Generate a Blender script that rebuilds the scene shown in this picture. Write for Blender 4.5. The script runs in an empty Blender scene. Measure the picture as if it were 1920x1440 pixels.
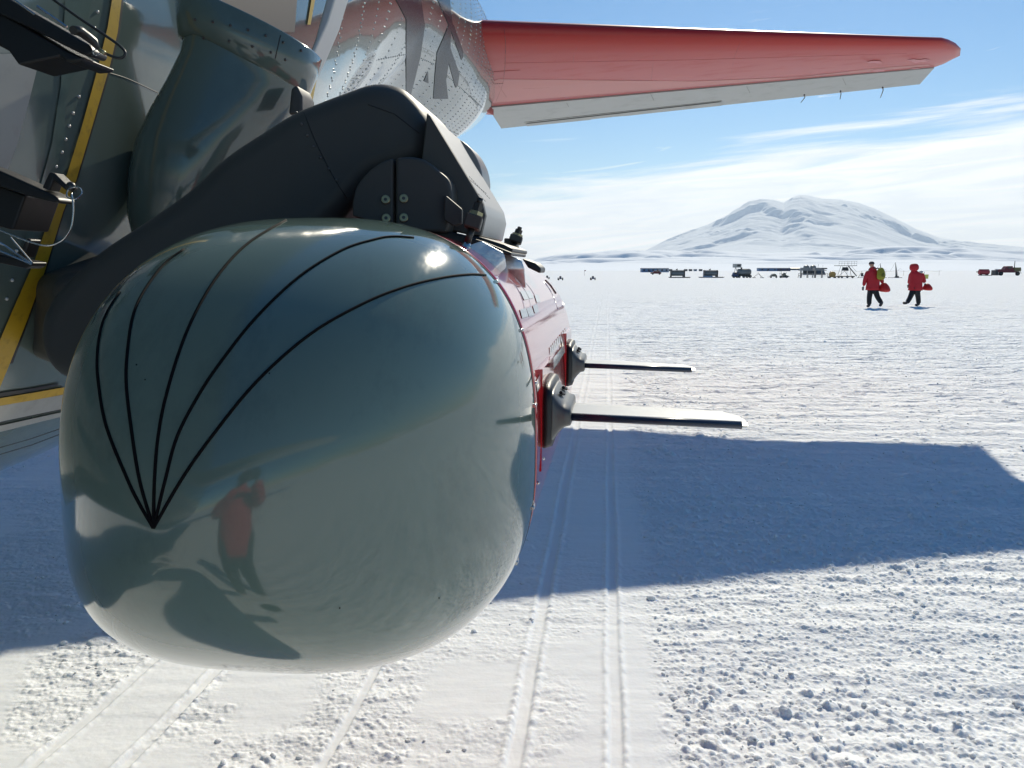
import bpy, bmesh, math, random
import numpy as np
from mathutils import Vector, Matrix, geometry
from mathutils.bvhtree import BVHTree
random.seed(7); rng = np.random.default_rng(11)
SC = bpy.context.scene
COL = SC.collection
PI = math.pi
# ------------------------------------------------------------------ camera
EYE = Vector((0, 0, 1.6)); FPX = 1500.0; PITCH = math.atan(220/1500)
cp, sp = math.cos(PITCH), math.sin(PITCH)
cam = bpy.data.objects.new('camera', bpy.data.cameras.new('camera')); COL.objects.link(cam)
cam.location = EYE; cam.rotation_euler = (PI/2-PITCH, 0, 0)
cam.data.sensor_width = 36; cam.data.lens = 36*FPX/1920
cam.data.clip_start = 0.03; cam.data.clip_end = 250000
SC.camera = cam
# ------------------------------------------------------------------ sun, sky, exposure
SUN_EL, SUN_AZ = math.radians(35), math.radians(19.6)
SUND = Vector((math.sin(SUN_AZ)*math.cos(SUN_EL), math.cos(SUN_AZ)*math.cos(SUN_EL), math.sin(SUN_EL)))
sl = bpy.data.lights.new('sun', 'SUN'); sl.energy = 5.0; sl.angle = math.radians(0.53); sl.color = (1, .92, .75)
so = bpy.data.objects.new('sun', sl); COL.objects.link(so); so.rotation_euler = SUND.to_track_quat('Z', 'Y').to_euler()
so.location = (20, 60, 40)
SC.view_settings.view_transform = 'Standard'; SC.view_settings.look = 'None'
SC.view_settings.exposure = -0.06; SC.view_settings.gamma = 1
world = bpy.data.worlds.new('World'); SC.world = world; world.use_nodes = True
def build_world():
    nt = world.node_tree; nt.nodes.clear(); N = nt.nodes.new; L = nt.links.new
    def M(op, a, b=None, c=None, cl=False):
        n = N('ShaderNodeMath'); n.operation = op; n.use_clamp = cl
        for i, q in enumerate((a, b, c)):
            if q is None: continue
            if isinstance(q, (int, float)): n.inputs[i].default_value = q
            else: L(q, n.inputs[i])
        return n.outputs[0]
    def ramp(x, lo, hi):
        n = N('ShaderNodeMapRange'); n.interpolation_type = 'SMOOTHSTEP'; L(x, n.inputs[0])
        n.inputs[1].default_value = lo; n.inputs[2].default_value = hi; return n.outputs[0]
    sky = N('ShaderNodeTexSky'); sky.sky_type = 'NISHITA'; sky.sun_disc = False
    sky.sun_elevation = SUN_EL; sky.sun_rotation = SUN_AZ; sky.altitude = 30
    sky.air_density = 1.0; sky.dust_density = 0.05; sky.ozone_density = 4.0
    tc = N('ShaderNodeTexCoord'); sep = N('ShaderNodeSeparateXYZ'); L(tc.outputs['Generated'], sep.inputs[0])
    x, y, z = sep.outputs
    az = M('ARCTAN2', x, y)
    comb = N('ShaderNodeCombineXYZ')
    L(M('ADD', M('MULTIPLY', az, 2.2), M('MULTIPLY', z, 3.0)), comb.inputs[0])
    L(M('ADD', M('MULTIPLY', z, 26.0), M('MULTIPLY', az, -2.2)), comb.inputs[1])
    def noise(sc, det, off, dist=0.0):
        n = N('ShaderNodeTexNoise'); n.inputs['Scale'].default_value = sc; n.inputs['Detail'].default_value = det
        n.inputs['Roughness'].default_value = .55; n.inputs['Distortion'].default_value = dist
        ad = N('ShaderNodeVectorMath'); ad.operation = 'ADD'; L(comb.outputs[0], ad.inputs[0]); ad.inputs[1].default_value = (off, off*.7, off)
        L(ad.outputs[0], n.inputs['Vector']); return n.outputs['Fac']
    n1 = noise(1.3, 7, 3.1, .5)
    # the cloud bank: tall over the right hand half, lower towards the left
    rise = M('ADD', M('MULTIPLY', ramp(az, 0.05, .50), .075), .105)
    bank = M('SUBTRACT', 1.0, M('DIVIDE', z, rise))            # 1 at the horizon, 0 at its top
    back = M('MULTIPLY', ramp(M('ABSOLUTE', az), 1.25, .75), 1.0)
    dens = M('SUBTRACT', M('ADD', M('MULTIPLY', bank, .85), M('SUBTRACT', n1, .47)), M('MULTIPLY', M('SUBTRACT', 1.0, back), .8))
    bankm = ramp(dens, .0, .24)
    n2 = noise(2.3, 6, 9.4, 1.2)
    wisp = M('MULTIPLY', ramp(n2, .63, .76), M('MULTIPLY', ramp(z, .30, .16), ramp(az, -.1, .35)))
    mask = M('MAXIMUM', bankm, M('MULTIPLY', wisp, .75))
    mask = M('MULTIPLY', mask, ramp(z, -.03, 0.0))
    ccol = N('ShaderNodeRGB'); ccol.outputs[0].default_value = (9.2, 9.3, 9.4, 1)
    thin = N('ShaderNodeMix'); thin.data_type = 'RGBA'
    L(ramp(n2, .35, .7), thin.inputs[0]); thin.inputs[6].default_value = (10.2, 10.6, 11.2, 1); thin.inputs[7].default_value = (12.6, 12.6, 12.6, 1)
    mix = N('ShaderNodeMix'); mix.data_type = 'RGBA'
    L(M('MULTIPLY', mask, .96), mix.inputs[0]); hs = N('ShaderNodeHueSaturation'); hs.inputs['Hue'].default_value = .497; hs.inputs['Saturation'].default_value = 1.32; hs.inputs['Value'].default_value = .98; L(sky.outputs[0], hs.inputs['Color']); L(hs.outputs[0], mix.inputs[6]); L(thin.outputs[2], mix.inputs[7])
    bg = N('ShaderNodeBackground'); bg.inputs[1].default_value = .10
    L(mix.outputs[2], bg.inputs[0]); out = N('ShaderNodeOutputWorld'); L(bg.outputs[0], out.inputs[0])
build_world()
# ------------------------------------------------------------------ helpers
R_, U_, F_ = Vector((1, 0, 0)), Vector((0, sp, cp)), Vector((0, cp, -sp))
def ray(u, v): return F_ + R_*((u-960)/FPX) + U_*((720-v)/FPX)
def W(u, v, d): return EYE + ray(u, v)*d
AXV = ray(1143, 541).normalized()
AXH = Vector((AXV.x, AXV.y, 0)).normalized()      # level axis of the aircraft, looking aft
LAT = Vector((AXH.y, -AXH.x, 0))                  # to its side (right in the photograph)

def tag(o, label=None, cat=None, group=None, kind=None):
    for k, q in (('label', label), ('category', cat), ('group', group), ('kind', kind)):
        if q: o[k] = q
    return o
def thing(name, label, cat, loc=(0, 0, 0), group=None, rz=0):
    o = bpy.data.objects.new(name, None); COL.objects.link(o); o.location = loc; o.rotation_euler = (0, 0, rz)
    o.empty_display_size = .2
    return tag(o, label, cat, group)
def link(name, me, mat, parent=None, smooth=False, world_space=True):
    o = bpy.data.objects.new(name, me); COL.objects.link(o)
    if mat is not None and not me.materials: me.materials.append(mat)
    if smooth is True: me.polygons.foreach_set('use_smooth', [True]*len(me.polygons))
    if parent is not None:
        o.parent = parent
        if world_space: o.matrix_parent_inverse = parent_world(parent).inverted()
    return o
def parent_world(p):
    m = p.matrix_basis.copy()
    if p.parent: m = parent_world(p.parent) @ p.matrix_parent_inverse @ m
    return m
def mesh_np(name, co, quads):
    me = bpy.data.meshes.new(name); n = len(co); q = len(quads); k = quads.shape[1]
    me.vertices.add(n); me.vertices.foreach_set('co', np.asarray(co, dtype=np.float32).ravel())
    me.loops.add(q*k); me.loops.foreach_set('vertex_index', quads.astype(np.int32).ravel())
    me.polygons.add(q); me.polygons.foreach_set('loop_start', np.arange(0, q*k, k, dtype=np.int32))
    me.update(calc_edges=True); me.validate(); return me
class MB:
    def __init__(s): s.v = []; s.f = []; s.sm = []
    def add(s, vs, fs, sm=False):
        b = len(s.v); s.v += [tuple(p) for p in vs]; s.f += [tuple(i+b for i in f) for f in fs]; s.sm += [sm]*len(fs)
        return s
    def box(s, x0, x1, y0, y1, z0, z1, top=None):
        t = top or (0, 0, 0, 0)    # insets of the top face: x0, x1, y0, y1
        vs = [(x0, y0, z0), (x1, y0, z0), (x1, y1, z0), (x0, y1, z0),
              (x0+t[0], y0+t[2], z1), (x1-t[1], y0+t[2], z1), (x1-t[1], y1-t[3], z1), (x0+t[0], y1-t[3], z1)]
        return s.add(vs, [(3, 2, 1, 0), (4, 5, 6, 7), (0, 1, 5, 4), (1, 2, 6, 5), (2, 3, 7, 6), (3, 0, 4, 7)])
    def tube(s, pts, r, n=8, closed=False, caps=True):
        pts = [Vector(p) for p in pts]; rs = r if isinstance(r, (list, tuple)) else [r]*len(pts)
        m = len(pts); vs = []; prev = None
        for i, p in enumerate(pts):
            if closed: t = pts[(i+1) % m]-pts[i-1]
            else: t = pts[min(i+1, m-1)]-pts[max(i-1, 0)]
            t.normalize()
            if prev is None: a = t.orthogonal().normalized()
            else:
                a = prev - t*prev.dot(t)
                a = a.normalized() if a.length > 1e-6 else t.orthogonal().normalized()
            prev = a; b = t.cross(a)
            vs += [p+(a*math.cos(2*PI*k/n)+b*math.sin(2*PI*k/n))*rs[i] for k in range(n)]
        fs = []
        for i in range(m if closed else m-1):
            j = (i+1) % m
            fs += [(i*n+k, i*n+(k+1) % n, j*n+(k+1) % n, j*n+k) for k in range(n)]
        s.add(vs, fs, n > 6)
        if caps and not closed:
            s.add(vs[:n], [tuple(range(n))[::-1]]); s.add(vs[-n:], [tuple(range(n))])
        return s
    def ball(s, c, r, nu=10, nv=7, fn=None):
        c = Vector(c); rr = r if isinstance(r, (tuple, list)) else (r, r, r); vs = []
        for j in range(nv+1):
            th = PI*j/nv
            for i in range(nu):
                ph = 2*PI*i/nu
                q = Vector((math.sin(th)*math.cos(ph)*rr[0], math.sin(th)*math.sin(ph)*rr[1], math.cos(th)*rr[2]))
                vs.append(c+q)
        fs = [(j*nu+i, (j+1)*nu+i, (j+1)*nu+(i+1) % nu, j*nu+(i+1) % nu) for j in range(nv) for i in range(nu)]
        return s.add(vs, fs, True)
    def build(s, name, mat, parent=None, M=None, bevel=0, kind=None, label=None):
        me = bpy.data.meshes.new(name); me.from_pydata(s.v, [], s.f); me.update()
        me.polygons.foreach_set('use_smooth', s.sm)
        bm = bmesh.new(); bm.from_mesh(me); bmesh.ops.remove_doubles(bm, verts=bm.verts, dist=1e-5)
        bmesh.ops.recalc_face_normals(bm, faces=bm.faces); bm.to_mesh(me); bm.free()
        if M is not None: me.transform(M)
        o = link(name, me, mat, parent, world_space=(M is not None) or parent is None or s.ws)
        if bevel:
            b = o.modifiers.new('b', 'BEVEL'); b.width = bevel; b.segments = 2; b.limit_method = 'ANGLE'
        if kind: o['kind'] = kind
        if label: o['label'] = label
        return o
    ws = False
class WB(MB): ws = True          # vertices given in world coordinates

# ---- procedural materials
def mat(name, col, rough=.5, metal=0, coat=0, bump=0, bscale=40, var=0, vscale=3, spec=.5, dirt=None, dscale=6, streak=None, bdist=.01, sss=0):
    m = bpy.data.materials.new(name); m.use_nodes = True; nt = m.node_tree; b = nt.nodes['Principled BSDF']
    N = nt.nodes.new; L = nt.links.new
    b.inputs['Base Color'].default_value = (*col, 1); b.inputs['Roughness'].default_value = rough
    b.inputs['Metallic'].default_value = metal; b.inputs['Coat Weight'].default_value = coat; b.inputs['Coat Roughness'].default_value = .04
    b.inputs['Specular IOR Level'].default_value = spec
    tc = N('ShaderNodeTexCoord')
    if var or dirt:
        n = N('ShaderNodeTexNoise'); n.inputs['Scale'].default_value = vscale; n.inputs['Detail'].default_value = 6; L(tc.outputs['Object'], n.inputs['Vector'])
        mx = N('ShaderNodeMix'); mx.data_type = 'RGBA'; L(n.outputs['Fac'], mx.inputs[0])
        mx.inputs[6].default_value = (*[c*(1-var) for c in col], 1); mx.inputs[7].default_value = (*[min(1, c*(1+var)) for c in col], 1)
        outc = mx.outputs[2]
        if dirt:
            n2 = N('ShaderNodeTexNoise'); n2.inputs['Scale'].default_value = dscale; n2.inputs['Detail'].default_value = 8; n2.inputs['Roughness'].default_value = .7
            mp = N('ShaderNodeMapping'); mp.inputs['Scale'].default_value = streak or (1, 1, 1); L(tc.outputs['Object'], mp.inputs[0]); L(mp.outputs[0], n2.inputs['Vector'])
            cr = N('ShaderNodeMapRange'); L(n2.outputs['Fac'], cr.inputs[0]); cr.inputs[1].default_value = .52; cr.inputs[2].default_value = .75; cr.inputs[4].default_value = .6
            m2 = N('ShaderNodeMix'); m2.data_type = 'RGBA'; L(cr.outputs[0], m2.inputs[0]); L(outc, m2.inputs[6]); m2.inputs[7].default_value = (*dirt, 1)
            outc = m2.outputs[2]
            ad = N('ShaderNodeMath'); ad.operation = 'MULTIPLY_ADD'; L(cr.outputs[0], ad.inputs[0]); ad.inputs[1].default_value = .25; ad.inputs[2].default_value = rough
            L(ad.outputs[0], b.inputs['Roughness'])
        L(outc, b.inputs['Base Color'])
    if bump:
        n3 = N('ShaderNodeTexNoise'); n3.inputs['Scale'].default_value = bscale; n3.inputs['Detail'].default_value = 4; L(tc.outputs['Object'], n3.inputs['Vector'])
        bp = N('ShaderNodeBump'); bp.inputs['Strength'].default_value = bump; bp.inputs['Distance'].default_value = bdist
        L(n3.outputs['Fac'], bp.inputs['Height']); L(bp.outputs[0], b.inputs['Normal'])
        if coat: L(bp.outputs[0], b.inputs['Coat Normal'])
    return m
M_ = {}
M_['pod'] = mat('pod_gray_gloss', (.125, .185, .155), .10, coat=.6, bump=.035, bscale=5, var=.06, vscale=4, dirt=(.075, .11, .092), dscale=11, streak=(1, .3, .6))
M_['red_gloss'] = mat('pod_red_gloss', (.50, .016, .022), .10, coat=.7, bump=.03, bscale=6, var=.08)
M_['strip'] = mat('conductor_black', (.006, .006, .007), .8, spec=.1)
M_['black'] = mat('black_rubber', (.008, .008, .009), .45)
M_['fus'] = mat('fuselage_gray_gloss', (.105, .14, .125), .12, coat=.7, bump=.07, bscale=1.7, var=.06, vscale=2, dirt=(.08, .105, .095), dscale=3, bdist=.03)
M_['fair'] = mat('fairing_gray_gloss', (.095, .135, .12), .12, coat=.5, bump=.05, bscale=4, var=.06, dirt=(.06, .085, .078), dscale=5)
M_['arm'] = mat('arm_dark_gray', (.055, .056, .052), .5, spec=.35, dirt=(.06, .06, .055), dscale=7, bump=.05, bscale=60, var=.1, vscale=5)
M_['armlight'] = mat('bracket_gray_satin', (.17, .17, .165), .36, bump=.04, bscale=80, var=.05, vscale=8)
M_['yellow'] = mat('yellow_edge_paint', (.42, .27, .012), .45, var=.15, vscale=14, dirt=(.12, .08, .02), dscale=30)
M_['chalk'] = mat('pale_panel', (.30, .31, .29), .28, var=.08, vscale=6, dirt=(.2, .2, .18), dscale=12)
M_['alu'] = mat('bare_aluminium', (.62, .62, .60), .24, metal=1, bump=.04, bscale=90, var=.06, vscale=12)
M_['alupaint'] = mat('silver_gray_paint', (.50, .50, .48), .3, metal=.3, bump=.03, bscale=70, var=.06, vscale=12)
M_['mount'] = mat('mount_gray', (.11, .11, .105), .35, metal=.3, bump=.05, bscale=70, var=.1, vscale=20)
M_['foil'] = mat('foil_tape', (.72, .75, .78), .38, metal=1, bump=.25, bscale=45)
M_['skin'] = mat('wedge_sunlit_gray', (.42, .42, .40), .42, bump=.04, bscale=80, var=.05, vscale=8)  # paler gray, sunlight on the wedge's side put into the colour
M_['steel'] = mat('dark_steel', (.06, .06, .058), .4, metal=.7, var=.2, vscale=60)
M_['brass'] = mat('cadmium_plating', (.35, .33, .20), .35, metal=.8, var=.15, vscale=80)
M_['stabred'] = mat('tail_red_paint', (.40, .012, .006), .42, coat=.1, var=.06, vscale=2, dirt=(.38, .04, .03), dscale=2.4, streak=(.6, 1.8, 1))
M_['stabfade'] = mat('tail_faded_red_paint', (.46, .12, .10), .4, var=.1, vscale=1.5)
M_['stabgray'] = mat('elevator_pale_gray', (.36, .37, .355), .45, var=.05, vscale=2, dirt=(.29, .295, .28), dscale=3)
M_['letter'] = mat('letter_dark_paint', (.010, .022, .034), .22, spec=.22)
M_['decalgray'] = mat('decal_gray', (.36, .38, .37), .15, coat=.6)
M_['decalwhite'] = mat('decal_white', (.74, .74, .73), .15, coat=.6)
M_['stencil'] = mat('stencil_dark', (.05, .05, .05), .4)
M_['rivet'] = mat('rivet_paint', (.26, .29, .29), .16, coat=.4)
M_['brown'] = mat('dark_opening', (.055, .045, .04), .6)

def snow_mat(name='packed_snow', sss=.012, bk=1.0):
    m = bpy.data.materials.new(name); m.use_nodes = True; nt = m.node_tree; b = nt.nodes['Principled BSDF']
    N = nt.nodes.new; L = nt.links.new
    b.inputs['Roughness'].default_value = .9; b.inputs['Specular IOR Level'].default_value = .08; b.inputs['Subsurface Weight'].default_value = .6; b.inputs['Subsurface Radius'].default_value = (.9, 1.0, 1.15); b.inputs['Subsurface Scale'].default_value = sss
    tc = N('ShaderNodeTexCoord')
    n = N('ShaderNodeTexNoise'); n.inputs['Scale'].default_value = .8; n.inputs['Detail'].default_value = 6; L(tc.outputs['Object'], n.inputs['Vector'])
    mx = N('ShaderNodeMix'); mx.data_type = 'RGBA'; L(n.outputs['Fac'], mx.inputs[0])
    mx.inputs[6].default_value = (.79, .825, .85, 1); mx.inputs[7].default_value = (.88, .905, .92, 1); L(mx.outputs[2], b.inputs['Base Color'])
    hs = None; ra = N('ShaderNodeAttribute'); ra.attribute_name = 'rough'
    for scale, st, dist in ((190, .4, .003), (55, .4, .010), (11, .4, .05), (4.2, .34, .07), (1.1, .45, .20)):
        t = N('ShaderNodeTexNoise'); t.inputs['Scale'].default_value = scale; t.inputs['Detail'].default_value = 3; t.inputs['Roughness'].default_value = .6
        mp = N('ShaderNodeMapping'); mp.inputs['Scale'].default_value = (1, 1, 1) if scale > 8 else (.55, 2.2, 1); L(tc.outputs['Object'], mp.inputs[0]); L(mp.outputs[0], t.inputs['Vector'])
        bp = N('ShaderNodeBump'); bp.inputs['Strength'].default_value = st*bk; bp.inputs['Distance'].default_value = dist
        if name == 'packed_snow':
            mm = N('ShaderNodeMath'); mm.operation = 'MULTIPLY_ADD'; L(ra.outputs['Fac'], mm.inputs[0]); mm.inputs[1].default_value = st*.85; mm.inputs[2].default_value = st*.15; L(mm.outputs[0], bp.inputs['Strength'])
        L(t.outputs['Fac'], bp.inputs['Height'])
        if hs: L(hs, bp.inputs['Normal'])
        hs = bp.outputs[0]
    L(hs, b.inputs['Normal']); return m
M_['snow'] = snow_mat(); M_['clump'] = snow_mat('clump_snow', .035, .4)
M_['hill'] = mat('hill_snow', (.90, .94, .98), .95, spec=.05, var=.03, vscale=.001)

# ------------------------------------------------------------------ terrain functions
def hsh(ix, iy, k):
    h = (ix*374761393 + iy*668265263 + k*974634777) & 0x7fffffff
    h = ((h ^ (h >> 13))*1274126177) & 0x7fffffff
    return ((h ^ (h >> 16)) & 0xffff)/65535.0
def vnoise(x, y, k=0):
    ix = np.floor(x).astype(np.int64); iy = np.floor(y).astype(np.int64); fx = x-ix; fy = y-iy
    fx = fx*fx*(3-2*fx); fy = fy*fy*(3-2*fy)
    a = hsh(ix, iy, k); b = hsh(ix+1, iy, k); c = hsh(ix, iy+1, k); d = hsh(ix+1, iy+1, k)
    return (a*(1-fx)+b*fx)*(1-fy)+(c*(1-fx)+d*fx)*fy
def fbm(x, y, k=0, o=4, g=.5):
    s = 0; a = 1; t = 0
    for i in range(o): s = s+a*vnoise(x*2**i+i*17.3, y*2**i-i*9.1, k+i); t += a; a *= g
    return s/t
def lumps(x, y, cell, k, prob=.6, hmax=1.0):
    gx = x/cell; gy = y/cell; ix = np.floor(gx).astype(np.int64); iy = np.floor(gy).astype(np.int64)
    out = np.zeros_like(x)
    for dx in (-1, 0, 1):
        for dy in (-1, 0, 1):
            cx, cy = ix+dx, iy+dy
            px = cx+hsh(cx, cy, k); py = cy+hsh(cx, cy, k+1); r = .18+.5*hsh(cx, cy, k+2)**2.2
            on = hsh(cx, cy, k+3) < prob
            d2 = ((gx-px)**2+(gy-py)**2)/(r*r)
            h = np.where((d2 < 1) & on, np.sqrt(np.clip(1-d2, 0, 1))*r*cell*hmax, 0)
            out = np.maximum(out, h)
    return out
def sstep(a, b, x):
    t = np.clip((x-a)/(b-a), 0, 1); return t*t*(3-2*t)
SL = .118
def base_h(r):
    return -np.interp(r, [0, 40, 170, 250, 400, 1e6], [0, 0, 1.23, 1.65, 1.70, 1.70])
def ground_h(x, y, fine=True, want_amp=False):
    x = np.asarray(x, dtype=float); y = np.asarray(y, dtype=float); r = np.hypot(x, y)
    h = base_h(r)
    if not fine: return h
    fade = 1-sstep(30, 62, r)
    T = x-SL*(y-2.37)                          # offset across the tracks, metres
    h = h+.035*(fbm(x*.35, y*.35, 5, 3)-.5)*(sstep(1, 6, r))*fade*2
    streaks = fbm(x*.7+3, y*5.0, 40, 3)-.5
    rightz = sstep(.42, .60, T)
    amp = .26+.56*rightz
    amp = np.where(T < -.35, np.maximum(amp, .55+0*T), amp)
    packed = sstep(.50, .62, fbm(x*1.9, y*1.3, 60, 2))*(1-rightz)
    lane = sstep(-1.60, -1.52, T)*(1-sstep(-1.30, -1.24, T))
    packed = np.maximum(packed, lane*.95)
    pad = sstep(-.42, -.38, T)*(1-sstep(-.06, -.03, T))*sstep(2.62, 2.68, y)*(1-sstep(3.05, 3.12, y))
    pad2 = sstep(-1.22, -1.17, T)*(1-sstep(-.98, -.90, T))*sstep(2.72, 2.80, y)*(1-sstep(3.10, 3.2, y))
    packed = np.maximum(np.maximum(packed, pad), pad2); amp = amp*(1-.93*packed)
    clus = .30+.75*sstep(.35, .7, fbm(x*2.2, y*2.2, 77, 3))
    L1 = lumps(x, y, .075, 100, .22, .5); L2 = lumps(x, y, .036, 200, .45, .6); L3 = lumps(x, y, .019, 300, .8, .85)
    f1 = 1-sstep(14, 34, r); f3 = 1-sstep(5, 10, r)
    h = h+amp*clus*(L1*.9+L2)*f1+amp*L3*f3
    h = h+.018*streaks*(.4+.6*amp)*fade+.022*(fbm(x*.5+9, y*2.6, 45, 4, .6)-.5)*sstep(4, 8, r)*fade
    h = h+amp*.016*(fbm(x*11, y*11, 9, 4)-.5)*fade
    h = h+.07*amp*(fbm(x*2.6, y*4.5, 31, 4, .65)-.5)*sstep(5, 11, r)*fade
    wob = .012*(fbm(y*1.1+0*x, y*0, 21, 3)-.5)*2
    for c, w, d in ((0.0, .025, .013), (.335, .022, .012), (-1.56, .02, .012), (-1.26, .02, .013), (-.62, .016, .006), (-.40, .5, .0)):
        if d == 0: continue
        q = np.abs(T-c-wob)
        inside = (1-sstep(w*.7, w*1.3, q))*(.55+.45*sstep(.3, .5, vnoise(y*3.1+c*50, y*0+c*9, 88)))
        plain = base_h(r)+.035*(fbm(x*.35, y*.35, 5, 3)-.5)*(sstep(1, 6, r))*fade*2
        h = h*(1-inside)+(plain-d*.5+.004*(fbm(x*30, y*9, 91, 3)-.5))*inside
        rim = np.exp(-((q-w*1.6)/(w*.5))**2)*d*.55*(.3+vnoise(x*40, y*40, 7))
        h = h+rim*(1-inside)*fade; amp = amp*(1-.9*inside)
    return (h, amp) if want_amp else h
def gz(x, y): return float(ground_h(np.array([x]), np.array([y]), False)[0])

# ------------------------------------------------------------------ ground sheet
def build_ground():
    a0 = np.radians(np.linspace(-50, 52, 1300)); a1 = np.radians(np.linspace(52, 310, 70))[1:-1]
    ang = np.concatenate([a0, a1])
    rs = [0.12]
    while rs[-1] < 60000:
        r = rs[-1]
        rs.append(r+ (max(.03, .05*r) if r < 1.8 else (.0065 if r < 4.2 else (.0019*r if r < 7 else (.0027*r if r < 22 else (.006*r if r < 60 else .05*r))))))
    rs = np.array(rs); A, Rr = np.meshgrid(ang, rs)
    X = Rr*np.sin(A); Y = Rr*np.cos(A)
    Z = base_h(Rr); near = Rr < 62
    RG = np.ones_like(Z)*2.2; Z[near], am = ground_h(X[near], Y[near], True, True); fd = sstep(6, 20, Rr[near]); RG[near] = np.clip(am*1.25, 0, 1)*(1-fd)+fd*2.2
    n, m = Rr.shape; co = np.stack([X, Y, Z], -1).reshape(-1, 3)
    idx = np.arange(n*m).reshape(n, m); nx = np.roll(idx, -1, axis=1)
    q = np.stack([idx[:-1], nx[:-1], nx[1:], idx[1:]], -1).reshape(-1, 4)[:, ::-1]
    co = np.vstack([co, [[0, 0, 0]]])
    me = mesh_np('ground', co, q)
    at_ = me.attributes.new('rough', 'FLOAT', 'POINT'); at_.data.foreach_set('value', np.append(RG.ravel(), 1).astype(np.float32))
    o = link('ground', me, M_['snow'], smooth=True); tag(o, kind='structure')
    bm = MB(); 
    cap = [(float(.12*math.sin(t)), float(.12*math.cos(t)), 0) for t in ang[::40]]
    return o
ground = build_ground()
def build_clumps():
    vs = []; fs = []; base = 0
    ico = bmesh.new(); bmesh.ops.create_icosphere(ico, subdivisions=2, radius=1)
    iv = np.array([v.co[:] for v in ico.verts]); fi = np.array([[v.index for v in f.verts] for f in ico.faces]); ico.free()
    pts = []
    for i in range(16000):
        y = 1.9+13*rng.random()**1.7; x = rng.uniform(-.9, 1.1)*y*.78+.3
        T = x-SL*(y-2.37); p = .8 if T > .5 else (.22 if abs(T-.16) > .22 else .06)
        if -1.55 < T < -1.25: p = .05
        if T < -1.6: p = .7
        p *= float(.3+1.4*sstep(.4, .65, fbm(np.array([x*2.2]), np.array([y*2.2]), 77, 3))[0])
        if rng.random() < p*.42: pts.append((x, y, .0035+.0085*rng.random()**1.9+(.014*rng.random() if rng.random() < .03 else 0)))
    P = np.array(pts); Z, AM = ground_h(P[:, 0], P[:, 1], True, True)
    kp = [i for i in range(len(pts)) if AM[i] > .22 and not (AM[i] < .5 and rng.random() < .5)]; pts = [pts[i] for i in kp]; Z = Z[kp]
    for (x, y, r), z in zip(pts, Z):
        d = 1+.34*(vnoise(iv[:, 0]*1.7+x*91, iv[:, 1]*1.7+iv[:, 2]*2.3+y*57, 3)-.5)*2
        s = np.array([rng.uniform(.8, 1.3), rng.uniform(.8, 1.2), rng.uniform(.6, .95)])
        vs.append(iv*d[:, None]*s*r+np.array([x, y, z+r*.12])); fs.append(fi+base); base += len(iv)
    me = mesh_np('snow_clumps', np.vstack(vs), np.vstack(fs))
    o = link('snow_clumps', me, M_['clump'], smooth=True); tag(o, 'small loose clumps of snow scattered over the rough packed snow', kind='stuff')
build_clumps()

# ------------------------------------------------------------------ mountain, foothills
def heightfield(name, xs, ys, H, m):
    X, Y = np.meshgrid(xs, ys); Z = H(X, Y); n, k = X.shape
    idx = np.arange(n*k).reshape(n, k)
    q = np.stack([idx[:-1, :-1], idx[:-1, 1:], idx[1:, 1:], idx[1:, :-1]], -1).reshape(-1, 4)
    me = mesh_np(name, np.stack([X, Y, Z], -1).reshape(-1, 3), q)
    return tag(link(name, me, m, smooth=True), kind='structure')
def sky_line(px, pv, D):          # silhouette points -> (x at distance D, height)
    xs = []; hs = []
    for u, v in zip(px, pv):
        w = W(u, v, 1.0)-EYE; k = D/w.y; xs.append(w.x*k); hs.append(1.6+w.z*k)
    return np.array(xs), np.array(hs)
DM = 32000.0
mx_, mh_ = sky_line([700, 1000, 1100, 1170, 1215, 1250, 1290, 1330, 1375, 1405, 1425, 1450, 1470, 1485, 1500, 1515, 1540, 1575, 1610, 1640, 1680, 1720, 1760, 1820, 1900, 2300],
                    [503, 502, 498, 486, 468, 450, 434, 420, 398, 380, 375, 374, 380, 370, 365, 366, 372, 374, 380, 391, 410, 430, 445, 455, 462, 490], DM)
def HM(X, Y):
    sil = np.interp(X*DM/Y, mx_, mh_)*(Y/DM)**.5; t = (Y-DM)/9500.0
    fall = np.where(t < 0, np.exp(-(t*1.0)**2), np.exp(-(t*2)**2))
    t2 = np.clip(-t, 0, 1)
    rid = 1-np.abs(2*fbm(X/2600+3*t, Y/4200, 500, 5, .55)-1)
    rid2 = 1-np.abs(2*fbm(X/900+.3*Y/900, Y/1500, 520, 4, .55)-1)
    e = np.clip(t2*4, 0, 1)
    sc = sstep(.46, .57, fbm(X/2700+2+Y/5200, Y/1900-X/6000, 560, 5, .5)); sc2 = fbm(X/700+Y/900, Y/1100, 580, 4)
    up = np.clip(sil/1500, 0, 1)
    h = sil*fall*(1-.13*e*(1-rid))-e*sil*.05*(1-rid2)*fall+e*fall*((sc-.6)*260+(sc2-.5)*150)*up
    return np.maximum(h, 60+20*rid)
heightfield('mountain', np.linspace(-9000, 30000, 1000), np.linspace(DM-14000, DM+3000, 420), HM, M_['hill'])
DH = 7000.0
hx_, hh_ = sky_line([300, 800, 960, 1010, 1060, 1090, 1130, 1180, 1240, 1300, 1360, 1420, 1500, 1600, 1700, 1800, 1860, 1920, 2100, 2400],
                    [480, 488, 496, 490, 482, 478, 476, 471, 468, 472, 470, 474, 472, 474, 468, 466, 470, 476, 470, 480], DH)
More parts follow.
